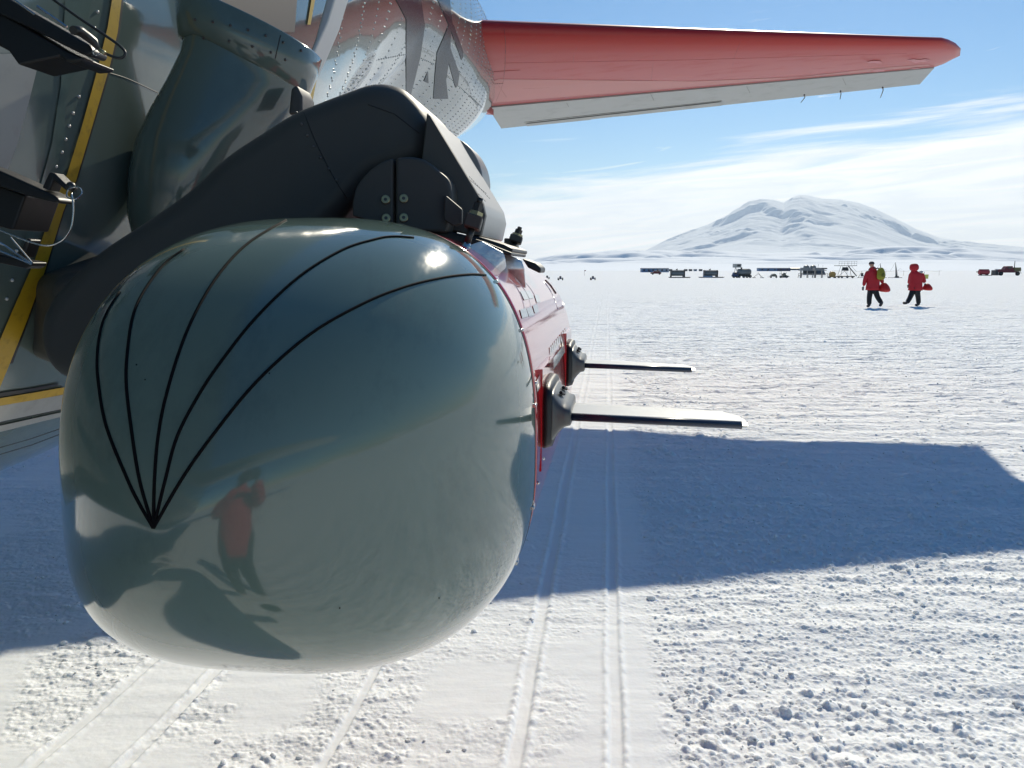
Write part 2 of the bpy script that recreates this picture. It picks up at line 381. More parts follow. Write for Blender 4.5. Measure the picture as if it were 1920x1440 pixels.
def HH(X, Y):
    az = X/Y*DH; sil = np.interp(az, hx_, hh_)
    t = (Y-600)/(DH-600); t = np.clip(t, 0, 1.6)
    up = np.where(t <= 1, .30*t**1.0+.70*sstep(.55, 1.0, t)*t, 1-1.2*(t-1))
    n = fbm(X/750, Y/1100, 700, 5, .55); n2 = fbm(X/260+5, Y/420, 720, 4)
    amp = 1-.0*t
    return -1.6+(sil+1.6)*np.clip(up, -.1, 1)+np.clip(t, 0, 1)*sstep(.12, .5, t)*((n-.47)*70+(sstep(.50, .64, fbm(X/520+Y/1500, Y/600, 740, 4))-.3)*50+(n2-.5)*30)*(1-.75*sstep(.90, 1.0, t))*np.where(t > 1, .2, 1)-.9*(1-sstep(.0, .02, t))
_ys = np.concatenate([np.linspace(600, 2000, 50), np.linspace(2050, 8800, 330)])
def fan(name, m):
    A = np.linspace(-.75, 1.0, 760); Yg = _ys
    U2, Y2 = np.meshgrid(A, Yg); X2 = U2*Y2; Z2 = HH(X2, Y2); n, k = X2.shape
    idx = np.arange(n*k).reshape(n, k); q = np.stack([idx[:-1, :-1], idx[:-1, 1:], idx[1:, 1:], idx[1:, :-1]], -1).reshape(-1, 4)
    return tag(link(name, mesh_np(name, np.stack([X2, Y2, Z2], -1).reshape(-1, 3), q), m, smooth=True), kind='structure')
fan('foothills', M_['hill'])

# ------------------------------------------------------------------ lofts
def superring(c, ex, ez, a, b, n, k=64):
    out = []
    for i in range(k):
        t = 2*PI*i/k; ct, st = math.cos(t), math.sin(t)
        out.append(c+ex*(a*math.copysign(abs(ct)**(2/n), ct))+ez*(b*math.copysign(abs(st)**(2/n), st)))
    return out
def loft(rings, cap0=True, cap1=True):
    n = len(rings[0]); vs = [p for r in rings for p in r]
    fs = [(i*n+k, i*n+(k+1) % n, (i+1)*n+(k+1) % n, (i+1)*n+k) for i in range(len(rings)-1) for k in range(n)]
    if cap0: fs.append(tuple(range(n))[::-1])
    if cap1: fs.append(tuple((len(rings)-1)*n+k for k in range(n)))
    return vs, fs
def loft_obj(name, rings, m, parent, cap0=True, cap1=True):
    b = WB(); v, f = loft(rings, cap0, cap1); b.add(v, f, True); return b.build(name, m, parent)
def cast_setup(objs):
    vs = []; fs = []; base = 0
    for o in objs:
        me = o.data; mw = parent_world(o)
        vs += [mw @ v.co for v in me.vertices]; fs += [tuple(i+base for i in p.vertices) for p in me.polygons]; base = len(vs)
    return BVHTree.FromPolygons(vs, fs)
def cast(bvh, u, v):
    d = ray(u, v).normalized(); h = bvh.ray_cast(EYE, d)
    if h[0] is None: return None, None
    n = h[1]
    if n.dot(d) > 0: n = -n
    return h[0], n
def densify(pts, step):
    out = []
    for a, b in zip(pts[:-1], pts[1:]):
        L = math.hypot(b[0]-a[0], b[1]-a[1]); k = max(1, int(L/step))
        out += [(a[0]+(b[0]-a[0])*i/k, a[1]+(b[1]-a[1])*i/k) for i in range(k)]
    return out+[pts[-1]]
def smooth_poly(pts, sub=6):
    p = [Vector((*q, 0)) for q in pts]; p = [p[0]*2-p[1]]+p+[p[-1]*2-p[-2]]; out = []
    for i in range(1, len(p)-2):
        for k in range(sub):
            t = k/sub; a, b, c, d = p[i-1:i+3]
            q = .5*((2*b)+(c-a)*t+(2*a-5*b+4*c-d)*t*t+(3*b-a-3*c+d)*t**3); out.append((q.x, q.y))
    return out+[(p[-2].x, p[-2].y)]
def decal(name, polys, bvh, off, m, parent, sub=3, thick=0):
    """flat markings that lie on a curved skin: outline found on the skin by ray, real geometry just above it"""
    if len(polys) > 1: return [decal(name, [q], bvh, off, m, parent, sub) for q in polys]
    vs = []; fs = []
    for poly in polys:
        tris = geometry.tessellate_polygon([[Vector((*p, 0)) for p in poly]])
        T = [[Vector((*poly[i], 0)) if isinstance(i, int) else Vector(i) for i in t] for t in tris]
        for _ in range(sub):
            T2 = []
            for a, b, c in T:
                ab, bc, ca = (a+b)/2, (b+c)/2, (c+a)/2; T2 += [[a, ab, ca], [ab, b, bc], [ca, bc, c], [ab, bc, ca]]
            T = T2
        for t in T:
            pts = []
            for p in t:
                h, n = cast(bvh, p.x, p.y)
                if h is None: break
                pts.append(h+n*off)
            if len(pts) == 3: b0 = len(vs); vs += pts; fs.append((b0, b0+1, b0+2))
    b = WB(); b.add(vs, fs, True)
    me = bpy.data.meshes.new(name); me.from_pydata([tuple(p) for p in vs], [], fs)
    bm = bmesh.new(); bm.from_mesh(me); bmesh.ops.remove_doubles(bm, verts=bm.verts, dist=2e-5); bm.to_mesh(me); bm.free()
    me.polygons.foreach_set('use_smooth', [True]*len(me.polygons))
    return link(name, me, m, parent)
def line_on(name, pxs, bvh, r, m, parent, step=8, n=6, lift=0.0):
    if len(pxs) > 1: return [line_on(name, [q], bvh, r, m, parent, step, n, lift) for q in pxs]
    b = WB()
    for pts in pxs:
        P = []
        for u, v in densify(pts, step):
            h, nn = cast(bvh, u, v)
            if h is not None: P.append(h+nn*lift)
        if len(P) > 1: b.tube(P, r, n)
    return b.build(name, m, parent)
def prism(name, outline, d, length, m, parent, bevel=.01, seg=3, dirn=None, shift=0):
    """a solid with real depth: profile facing forward, extruded along the aircraft's axis"""
    D = (dirn or AXH)*length; f = [W(u, v, d) for u, v in outline]; n = len(f)
    vs = f+[p+D for p in f]
    fs = [tuple(range(n)), tuple(range(n, 2*n))[::-1]]+[(i, i+n, (i+1) % n+n, (i+1) % n) for i in range(n)]
    me = bpy.data.meshes.new(name); me.from_pydata([tuple(p) for p in vs], [], fs)
    bm = bmesh.new(); bm.from_mesh(me); bmesh.ops.recalc_face_normals(bm, faces=bm.faces)
    if bevel:
        ed = [e for e in bm.edges if len(e.link_faces) == 2 and e.calc_face_angle(0) > math.radians(35)]
        bmesh.ops.bevel(bm, geom=ed, offset=bevel, segments=seg, profile=.5, affect='EDGES', clamp_overlap=True)
    bmesh.ops.triangulate(bm, faces=[f for f in bm.faces if len(f.verts) > 4])
    bm.to_mesh(me); bm.free()
    me.polygons.foreach_set('use_smooth', [True]*len(me.polygons))
    o = link(name, me, m, parent); wn = o.modifiers.new('wn', 'WEIGHTED_NORMAL'); wn.keep_sharp = False; wn.weight = 100
    return o

# ------------------------------------------------------------------ aircraft
air = thing('transport_aircraft', 'large glossy gray aircraft with riveted rear body and long red tailplane', 'aircraft', (-2.6, 5, 0))
ST = [(-7, -1.33, 2.95, 1.9, 1.95, 3.2), (1.0, -1.33, 2.95, 1.9, 2.0, 3.2), (2.0, -1.33, 2.85, 1.9, 2.12, 3.2), (2.8, -1.33, 2.85, 1.8, 2.05, 3.2), (3.4, -1.33, 3.0, 1.72, 1.80, 3.1), (4.2, -1.33, 3.25, 1.6, 1.55, 2.4),
      (5.2, -1.33, 3.60, 1.45, 1.30, 2.15), (6.2, -1.33, 3.80, 1.36, 1.18, 2.0), (7, -1.33, 3.88, 1.27, 1.12, 2.0), (8.4, -1.33, 3.92, 1.16, 1.07, 2.05), (9.6, -1.36, 3.98, 1.06, 1.04, 2.05), (11, -1.5, 4.15, .9, .88, 2), (12.5, -1.8, 4.35, .6, .66, 2), (14.5, -2.25, 4.6, .15, .3, 2)]
def fus_st(s):
    S = [t[0] for t in ST]; return [float(np.interp(s, S, [t[k] for t in ST])) for k in range(1, 6)]
def fus_ring(s, k=160, grow=0):
    wl, zc, a, b, n = fus_st(s); c = AXH*s+LAT*(wl-a); c.z = zc
    return superring(c, LAT, Vector((0, 0, 1)), a+grow, b+grow, n, k)
ss = list(np.linspace(-7, 2, 10))+list(np.linspace(2.2, 14.5, 60))
fus = loft_obj('fuselage', [fus_ring(s) for s in ss], M_['fus'], air)
BF = cast_setup([fus])
# rivet lines round the rear body
def rivets():
    dome = [(0, 0, 1)]+[(math.cos(2*PI*i/6)*.8, math.sin(2*PI*i/6)*.8, .55) for i in range(6)]+[(math.cos(2*PI*i/6), math.sin(2*PI*i/6), -.1) for i in range(6)]
    df = [(0, 1+i, 1+(i+1) % 6) for i in range(6)]+[(1+i, 7+i, 7+(i+1) % 6, 1+(i+1) % 6) for i in range(6)]
    b = WB(); cnt = 0
    rows = [4.06, 4.09, 4.45, 4.48, 4.78, 5.06, 5.10, 5.48, 5.84, 5.88, 6.25, 6.29, 6.6, 6.9, 6.94, 7.25, 7.52, 7.8, 7.84, 8.1, 8.35, 8.6, 8.64, 8.85, 9.05, 9.25, 9.3, 9.5]
    for s in rows:
        off = random.random()
        wl, zc, a, bb, n = fus_st(s); pitch = .036
        nn = 260; ring = fus_ring(s, 720); acc = 0; last = ring[0]
        for i in range(-230, 60):
            p = ring[i % 720]; q = ring[(i+1) % 720]; acc += (q-p).length
            if acc >= pitch:
                acc = 0; t = (q-p).normalized(); nrm = t.cross(AXH)
                cdir = p-(AXH*s+LAT*(wl-a)+Vector((0, 0, zc)));
                if nrm.dot(cdir) < 0: nrm = -nrm
                e1 = t; e2 = nrm.cross(t); r = .0062
                b.add([p+(e1*x+e2*y)*r+nrm*(z*r*.75) for x, y, z in dome], df, True); cnt += 1
    # a longitudinal seam near the belly
    for zt in (-.62, -.60, -.35):
        for s in np.arange(4.2, 9.6, .06):
            ring = fus_ring(s, 720); i = int(720*(zt*.25)) % 720; p = ring[i]; q = ring[(i+1) % 720]; t = (q-p).normalized(); nrm = t.cross(AXH)
            wl, zc, a, bb, n = fus_st(s)
            if nrm.dot(p-(AXH*s+LAT*(wl-a)+Vector((0, 0, zc)))) < 0: nrm = -nrm
            b.add([p+(t*x+nrm.cross(t)*y)*.006+nrm*(z*.005) for x, y, z in dome], df, True)
    b.build('rivets', M_['rivet'], air, kind='stuff')
rivets()
# letters on the rear body
decal('painted_letters', [[(735, -60), (742, 0), (761, 36), (761, 180), (768, 185), (777, 150), (788, 105), (796, 47), (789, 0), (785, -60)],
                  [(815, -60), (820, 0), (841, 47), (848, 46), (843, 0), (842, -60)],
                  [(841, 46), (845, 58), (844, 90), (841, 118), (836, 150), (840, 185), (812, 185), (815, 140), (819, 98), (832, 68)],
                  [(841, 45), (850, 46), (868, 96), (868, 106), (865, 113), (845, 58)],
                  [(844, 90), (861, 138), (858, 160), (854, 165), (841, 118)], [(802, 133), (803, 156), (794, 152)]], BF, .004, M_['letter'], air)
decal('edge_stripe', [[(208, -30), (227, -30), (224, 0), (217, 60), (203, 120), (168, 240), (139, 337), (115, 395), (80, 508), (47, 600), (15, 680), (-10, 740), (-40, 740), (-12, 655), (20, 580), (60, 490), (97, 383), (122, 325), (150, 235), (180, 125), (198, 50), (206, 0)]], BF, .006, M_['yellow'], air)
decal('edge_seal', [[(228, -30), (232, -30), (229, 0), (222, 60), (208, 121), (172, 241), (143, 338), (118, 397), (84, 509), (51, 601), (22, 680), (15, 680), (47, 600), (80, 508), (115, 395), (139, 337), (168, 240), (203, 120), (217, 60), (224, 0)],
                    [(-20, 738), (60, 726), (108, 717), (106, 722), (60, 732), (-20, 746)]], BF, .004, M_['black'], air)
decal('edge_stripe', [[(-20, 747), (60, 734), (118, 724), (118, 737), (60, 748), (-20, 761)]], BF, .006, M_['yellow'], air)
decal('edge_stripe', [[(608, 40), (612, 44), (583, 192), (576, 192)], [(583, -10), (590, -10), (580, 46), (574, 46)]], BF, .006, M_['yellow'], air)
decal('sill_panel', [[(-20, 762), (118, 738), (118, 764), (-20, 792)], [(-20, 800), (118, 770), (118, 778), (-20, 812)]], BF, .005, M_['chalk'], air)
decal('riveted_panel', [[(-30, 100), (60, 100), (68, 118), (50, 190), (28, 270), (5, 330), (-30, 380)]], BF, .006, M_['chalk'], air)
decal('frame_strip', [[(120, 0), (170, 0), (150, 100), (120, 190), (120, 260), (70, 420), (40, 500), (30, 490), (60, 400), (95, 270), (112, 160)]], BF, .003, M_['fair'], air)
line_on('panel_seam', [smooth_poly([(200, 135), (240, 148), (296, 174)]), smooth_poly([(-10, 150), (20, 178), (38, 193)]), [(-20, 797), (118, 767)], smooth_poly([(70, 110), (40, 210), (8, 320)]), [(597, 100), (578, 190)],
                       [(-20, 845), (60, 822), (118, 802)], [(-20, 858), (60, 834), (118, 812)]], BF, .0016, M_['black'], air)
def px_rivets(name, pts, r, bvh, m, parent):
    for u, v in pts:
        h, n = cast(bvh, u, v)
        if h is not None: WB().ball(h+n*r*.3, (r, r, r), 8, 5).build(name.rstrip('s'), m, parent)
pr = [(20+random.uniform(-2, 2)-.30*(v-130)+k*11, v+k*5) for v in range(125, 330, 17) for k in range(-2, 4) if 20-.30*(v-130)+k*11 < 62-.3*(v-120)]
pr += [(182, 22), (176, 52), (160, 122), (147, 181), (136, 212), (129, 236), (122, 261), (115, 285), (104, 312), (92, 345), (78, 392), (70, 410), (30, 470), (22, 525), (12, 560)]
px_rivets('panel_rivets', pr, .0045, BF, M_['alupaint'], air)
px_rivets('stripe_screws', [(214, 22), (207, 60), (190, 132), (180, 170), (170, 203), (159, 239), (149, 275), (137, 310), (126, 340), (100, 410), (85, 450), (70, 492), (50, 540), (30, 590), (8, 747), (34, 743), (58, 739), (80, 734), (103, 730)], .0042, BF, M_['stencil'], air)
# tailplane
def airfoil(le, te, th, k=14):
    c = te-le; nrm = Vector((0, -c.z, c.y)).normalized(); out = []
    prof = [(0, 0), (.012, .20), (.05, .36), (.12, .47), (.25, .5), (.4, .48), (.6, .38), (.8, .24), (1, .10)]
    up = [le+c*t+nrm*(h*th) for t, h in prof]; lo = [le+c*t-nrm*(h*th) for t, h in prof[1:]]
    return up+lo[::-1]
def at(u, v, z):
    w = ray(u, v); return EYE+w*(z/w.z)
def stab(side):
    def mir(p):
        if side > 0: return p
        c = -2.42+.121*p.y; return Vector((2*c-p.x, p.y+.0, p.z))
    LEr, HGr, TEr = at(925, 51, 2.42), at(915, 195, 2.28), at(940, 240, 2.22)
    LEt, HGt, TEt = at(1765, 76, 2.75), at(1752, 124, 2.81), at(1732, 157, 2.80)
    def ln(a, b, t): return a+(b-a)*t
    rings = []
    for t in (-.22, 0, .25, .5, .75, .95, 1.0):
        rings.append(airfoil(mir(ln(LEr, LEt, t)), mir(ln(HGr, HGt, t)), (.34*(1-t)+.15*t)))
    tip = [(1.02, .10, .85, .135), (1.04, .28, .62, .10), (1.055, .5, .5, .02)]
    for t, a, b_, th in tip:
        le, hg = ln(LEr, LEt, t), ln(HGr, HGt, t); rings.append(airfoil(mir(ln(le, hg, a*.6)), mir(ln(le, hg, b_*.8+.2)), th))
    p = loft_obj('tailplane', rings, M_['stabred'], air)
    er = []
    for t in (0, .5, 1.0):
        a, b_ = ln(HGr, HGt, t), ln(TEr, TEt, t); g = (b_-a)*.012; th = .10*(1-t)+.05*t
        if t == 1.0: b_ = b_ - Vector((.06, 0, 0))
        a2 = a+g; c = (b_-a2); n = Vector((0, -c.z, c.y)).normalized()
        er.append([mir(q) for q in (a2+n*th*.5, a2+c*.5+n*th*.3, b_+n*.008, b_-n*.008, a2+c*.5-n*th*.3, a2-n*th*.5)])
    v, f = loft(er); b = WB(); b.add(v, f, False); e = b.build('elevator', M_['stabgray'], air)
    if side > 0:
        # trim tab and static wicks
        be = cast_setup([e])
        decal('trim_tab', [[(987, 231), (1352, 190), (1353, 199), (1180, 217.5), (988, 237)]], be, .012, M_['stabgray'], e, 3)
        line_on('tab_seam', [[(983, 229), (1353, 188.5), (1354, 200)]], be, .004, M_['steel'], e, 20, 5)
        for u, v, du, dv in ((1508, 180, -6, 12), (1576, 173, -1, 13), (1655, 166, -4, 17)):
            w = WB(); p0 = at(u, v-2, 2.42); p1 = at(u+1, v+3, 2.42); p2 = at(u+du, v+dv, 2.38); w.tube([p0, p1, p2], [.012, .007, .005], 6); w.build('static_wick', M_['steel'], e)
    return p, e
tp, ev = stab(1); stab(-1)
BT = cast_setup([tp])
decal('faded_paint', [[(905, 160), (935, 148), (1300, 152), (1500, 144), (1640, 128), (1740, 120), (1745, 123), (1620, 135), (1300, 162), (1000, 186), (916, 193)]], BT, .003, M_['stabfade'], tp, 4)
def blot(u, v, a, b): return [(u+a*math.cos(t)*random.uniform(.55, 1.2), v+b*math.sin(t)*random.uniform(.55, 1.2)) for t in np.linspace(0, 2*PI, 15)[:-1]]
decal('touch_up_paint', [blot(1642, 115, 17, 3.5), blot(1722, 113, 22, 3.5), blot(1648, 131, 16, 2.6), blot(1718, 128, 12, 1.5)], BT, .006, mat('touch_up_red', (.45, .02, .03), .3), tp, 1)
line_on('panel_seam', [smooth_poly([(945, 48), (948, 90), (944, 150), (930, 190)]), [(925, 134), (975, 131)], [(980, 166), (1030, 164)], [(935, 160), (950, 182)]], BT, .004, mat('seam_red', (.25, .03, .03), .5), tp)
sm = bpy.data.materials['seam_red']
line_on('panel_seam', [[(u0, 60+(u0-925)*.03), (u0-14, 100+(u0-925)*.02), (u0-20, v1)] for u0, v1 in ((1090, 172), (1240, 160), (1390, 148), (1540, 138), (1660, 128))]+[[(945, 118), (1300, 112), (1700, 100)]], BT, .0022, sm, tp, 12, 5)
bev = cast_setup([ev])
line_on('hinge_seam', [[(u0, v0), (u0+6, v0+12)] for u0, v0 in ((1060, 188), (1220, 176), (1400, 162), (1580, 147))], bev, .003, M_['steel'], ev, 6, 5)
# stencil dashes by the tailplane root
b = WB()
for k in range(9):
    h, n = cast(BT, 916+k*3.2, 158-k*.35)
    if h: b.tube([h+n*.003, h+n*.003+Vector((.012, 0, 0)), ], .006, 5)
b.build('stencil_mark', M_['stencil'], tp)
# main wing, ahead of the door: out of the frame but it shades the snow and shows in the gloss
wing = []
for x, c0, ch, th in ((-20, -9.2, 2.6, .35), (-2.4, -7.0, 5.2, .75), (15.5, -9.2, 2.6, .35)):
    wing.append([Vector((x, c0-ch*t, 5.0+h*th)) for t, h in ((0, 0), (.2, .18), (.5, .42), (.8, .5), (.95, .35), (1, 0), (.95, -.3), (.8, -.45), (.5, -.4), (.2, -.12))])
loft_obj('wing', wing, M_['fus'], air)
# blister fairing over the wall beside the door
def fairing():
    rows = [(14, 352, 585), (40, 353, 580), (88, 355, 563), (110, 350, 556), (160, 326, 540), (210, 298, 520), (270, 270, 497), (330, 256, 470), (400, 252, 440), (460, 262, 400), (500, 285, 370)]
    d = 2.35; out = []; ez = AXH
    for v, x0, x1 in rows:
        a = W(x0, v, d); b_ = W(x1, v, d); c = (a+b_)/2; e = (b_-a); out.append([p+Vector((0, 0, -.30))*max(0, (p-c).dot(e.normalized())/e.length+.3)*.55*max(0, 1-max(0, v-88)/200) for p in superring(c, e.normalized(), ez, e.length/2, e.length*.42, 2.3, 48)])
    f = loft_obj('blister_fairing', out, M_['fair'], air)
    band = []
    for v, x0, x1 in [(10, 350, 588), (14, 349, 588), (50, 350, 578), (80, 353, 566), (86, 354, 563)]:
        a = W(x0, v+(0), d); b_ = W(x1, v, d); c = (a+b_)/2; e = (b_-a); g = .008 if v not in (10, 86) else 0
        rr = superring(c, e.normalized(), ez, e.length/2+g, e.length*.42+g, 2.3, 48)
        band.append([p+Vector((0, 0, -.30))*max(0, (p-c).dot(e.normalized())/e.length+.3)*.55 for p in rr])
    o = loft_obj('fairing_band', band, M_['fair'], air, False, False)
    bb = cast_setup([o])
    px_rivets('fairing_screws', [(366+k*33, 37+k*3+k*k*1.1) for k in range(7)]+[(382, 71), (430, 77), (473, 87), (508, 98), (535, 112)], .004, bb, M_['stencil'], air)
    line_on('band_seam', [[(530, 50), (516, 110)]], bb, .0015, M_['black'], air)
    return f
fairing()
# rear door frame post and dark opening behind the fairing
prism('door_post', [(622, -40), (640, -40), (616, 40), (590, 100), (575, 130), (572, 120), (590, 75)], 2.9, .12, M_['alupaint'], air, .01)
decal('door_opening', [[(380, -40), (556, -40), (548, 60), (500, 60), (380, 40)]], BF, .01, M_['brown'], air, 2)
# strut foot behind the arm
prism('hinge_fairing', [(545, 165), (556, 158), (566, 180), (566, 215), (540, 215)], 2.2, .1, M_['arm'], air, .008)

# steps and safety cables beside the door
st1 = thing('door_step', 'black folding step bracket at the top left corner, above the other step', 'step', W(20, 60, 1.5), group='fold-down steps by the door')
prism('step_plate', [(-60, -40), (15, -4), (60, 22), (168, 84), (173, 96), (168, 104), (150, 100), (60, 55), (-60, 0)], 1.5, .05, M_['black'], st1, .006)
prism('bracket', [(-60, -10), (40, 45), (125, 95), (158, 108), (150, 114), (125, 116), (112, 106), (34, 122), (15, 95), (-60, 55)], 1.51, .10, M_['black'], st1, .006)
b = WB(); b.tube([W(20, -5, 1.49), W(66, 28, 1.49)], .0022, 6); b.tube([W(70, 12, 1.5), W(125, 51, 1.5)], .003, 6); b.build('rail', M_['alu'], st1)
b = WB(); b.tube([W(137, 57, 1.45), W(150, 58, 1.47), W(176, 78, 1.5), W(184, 92, 1.5)], [.008, .009, .008, .004], 8); b.build('latch_pin', M_['steel'], st1)
st2 = thing('door_step', 'black folding step on the left edge with a loop of pale cable below', 'step', W(20, 380, 1.5), group='fold-down steps by the door')
prism('step_plate', [(-60, 296), (0, 320), (98, 364), (109, 372), (110, 380), (100, 380), (52, 368), (-60, 330)], 1.5, .05, M_['black'], st2, .004)
prism('bracket', [(-60, 326), (48, 366), (24, 432), (-60, 410)], 1.53, .10, M_['black'], st2, .004)
prism('bracket', [(78, 352), (92, 322), (101, 324), (128, 350), (124, 358), (100, 338), (92, 358)], 1.5, .03, M_['black'], st2, .003)
prism('step_plate', [(-60, 462), (0, 478), (62, 492), (60, 498), (50, 504), (-60, 482)], 1.5, .04, M_['black'], st2, .003)
prism('bracket', [(32, 478), (50, 446), (58, 450), (44, 484)], 1.5, .03, M_['black'], st2, .003)
b = WB(); b.tube([W(-20, 445, 1.47), W(8, 460, 1.48), W(34, 478, 1.48), W(60, 495, 1.48)], .0022, 6); b.tube([W(-20, 462, 1.47), W(60, 496, 1.48)], .0018, 6); b.tube([W(20, 445, 1.47), W(60, 492, 1.48)], .0014, 6); b.build('rail', M_['alu'], st2)
def cable(label, px, d, r, m):
    o = WB().tube([W(u, v, d) for u, v in smooth_poly(px, 8)], r, 8).build('safety_cable', m)
    return o
c1 = cable('', [(60, -28), (101, 0), (150, 35), (195, 65), (222, 84), (234, 97), (232, 106), (222, 109), (206, 104), (188, 96)], 1.44, .0026, M_['steel'])
tag(c1, 'dark looped steel cable running from the top edge across the yellow stripe', 'cable', 'safety cables by the door')
c2 = cable('', [(134, 362), (137, 385), (136, 410), (131, 432), (116, 451), (92, 460), (60, 455), (0, 432), (-30, 420)], 1.45, .0016, M_['alu'])
tag(c2, 'thin pale steel cable hanging in a loop under the lower door step', 'cable', 'safety cables by the door')
def ring_px(u, v, rp, d, r, m, par):
    c = W(u, v, d); b = WB(); b.tube([c+(R_*math.cos(t)+(U_*.9+F_*.3)*math.sin(t))*rp for t in np.linspace(0, 2*PI, 25)[:-1]], r, 6, True); return b.build('split_ring', m, par)
ring_px(139, 362, .0135, 1.44, .0014, M_['alu'], c2); ring_px(181, 98, .0065, 1.43, .001, M_['alu'], c1)
WB().ball(W(133, 350, 1.45), .009, 8, 6).build('crimp', M_['steel'], c2); WB().tube([W(186, 93, 1.43), W(198, 101, 1.43)], .0036, 8).build('crimp', M_['brass'], c1)

# ------------------------------------------------------------------ sensor pod
NL = .4747; P0 = W(616.5, 843.3, 1.25)-AXV*NL
PX = (LAT - AXV*LAT.dot(AXV)).normalized(); PZ = PX.cross(AXV).normalized()
if PZ.z < 0: PZ = -PZ
pod = thing('sensor_pod', 'big glossy gray and red pod with black fan lines on its nose', 'pod', P0+AXV*1.0)
def pod_wh(s):
    t = min(1, max(s, 0)/NL); f = (1-(1-t)**1.84)**(1/1.84)
    if s > NL+1.2:
        k = max(0.0, 1-((s-NL-1.2)/.6)**2)**.5; f *= .25+.75*k
    return .323*f, .355*f
def pod_ring(s, grow=0, k=144):
    """the cross-section is a rounded box, a little taller above its axis than below"""
    f = pod_wh(s)[0]/.323; n = 3.1-.37*min(1, s/NL); c = P0+AXV*s; out = []
    for i in range(k):
        t = 2*PI*i/k; ct, st = math.cos(t), math.sin(t)
        x = math.copysign(abs(ct)**(2/n), ct)*((.323 if ct > 0 else .311)*f+grow); z = math.copysign(abs(st)**(2/n), st)*((.355 if st > 0 else .293)*f+grow)
        out.append(c+PX*x+PZ*z)
    return out
s_n = [NL*(1-math.cos(PI/2*i/56)) for i in range(56)]+[NL, NL+.004]
s_n[0] = .00001
nose = loft_obj('nose_cone', [pod_ring(s) for s in s_n], M_['pod'], pod)
loft_obj('seam_gasket', [pod_ring(s, g) for s, g in ((NL+.003, -.004), (NL+.005, .0005), (NL+.009, .0005), (NL+.011, -.004))], M_['black'], pod, False, False)
body = loft_obj('pod_body', [pod_ring(s) for s in list(np.linspace(NL+.010, NL+1.19, 30))+list(np.linspace(NL+1.21, NL+1.795, 24))], M_['red_gloss'], pod)
BN = cast_setup([nose]); BB = cast_setup([body]); BNB = cast_setup([nose, body])
fanl = [[(288, 990), (262, 945), (240, 900), (200, 800), (185, 717), (183, 667), (190, 617), (203, 583), (225, 548)],
        [(288, 990), (262, 900), (246, 800), (237, 717), (240, 654), (250, 592), (271, 545), (308, 496), (345, 468)],
        [(288, 990), (290, 900), (297, 817), (313, 737), (346, 633), (387, 550), (433, 487), (480, 446), (548, 407)],
        [(288, 990), (310, 900), (333, 817), (375, 737), (417, 675), (480, 596), (560, 520), (640, 470), (700, 450), (735, 444), (775, 446)],
        [(288, 990), (340, 900), (396, 820), (480, 717), (580, 628), (680, 570), (760, 538), (830, 521), (880, 515), (910, 516)]]
for l in fanl: line_on('conductor_strip', [smooth_poly(l)], BN, .0017, M_['strip'], pod, 8, 8, .0004)
px_rivets('paint_chips', [(256, 684), (272, 712), (823, 1121), (637, 1140), (505, 700)], .0008, BN, M_['strip'], pod)
# latches along the seam
def seam_pt(a, s=NL+.007):
    r = pod_ring(s, .001, 360); return r[int(a*360) % 360]
for a in (.02, .07, -.03, -.08, .115):
    p = seam_pt(a); b = WB(); b.tube([p-AXV*.012, p+AXV*.012], .0028, 8); b.build('seam_latch', M_['alu'], pod)
# markings on the red side
def grid(us, vs_): return [[(us[0], vs_[0]), (us[1], vs_[0]), (us[1], vs_[1]), (us[0], vs_[1])]]
decal('gray_lettering', [[(974, 546), (983, 545), (991, 561), (982, 563)], [(984, 546), (993, 545), (1001, 559), (992, 561)], [(1001, 553), (1008, 552), (1013, 566), (1006, 568)],
                [(974, 581), (985, 578), (990, 594), (978, 597)], [(986, 579), (996, 576), (1001, 591), (991, 594)], [(998, 574), (1006, 571), (1010, 584), (1002, 588)]], BB, .0012, M_['decalgray'], pod, 2)
line_on('pinstripe', [smooth_poly([(953, 521), (966, 535), (978, 558), (986, 590)]), smooth_poly([(966, 522), (978, 536), (990, 556), (998, 588)]), smooth_poly([(979, 524), (992, 538), (1003, 556), (1009, 580)])], BB, .0008, M_['decalwhite'], pod, 3)
line_on('rear_band', [smooth_poly([(1020, 528), (1032, 545), (1040, 562), (1046, 580)]), smooth_poly([(1034, 527), (1045, 542), (1052, 556), (1057, 572)])], BB, .0012, M_['alu'], pod, 3)
line_on('vent_slot', [smooth_poly([(1023, 526), (1032, 535), (1038, 544), (1042, 550)])], BB, .0028, M_['black'], pod, 3)
decal('white_stripe', [[(1004, 716), (1010, 704), (1036, 672), (1070, 628), (1074, 636), (1042, 686), (1018, 716), (1006, 736)]], BB, .0012, M_['decalwhite'], pod, 3)
decal('side_lettering', [[(1030+k*3.2, 652-k*4.0), (1032+k*3.2, 650-k*4.0), (1033+k*3.2, 664-k*4.2), (1031+k*3.2, 666-k*4.2)] for k in range(10)]+[[(1051, 634), (1061, 628), (1062, 640), (1053, 650)]], BB, .0016, M_['decalgray'], pod, 1)
px_rivets('body_screws', [(1003, 719), (1008, 905), (998, 940), (1018, 860), (1029, 830)], .003, BB, M_['alu'], pod)
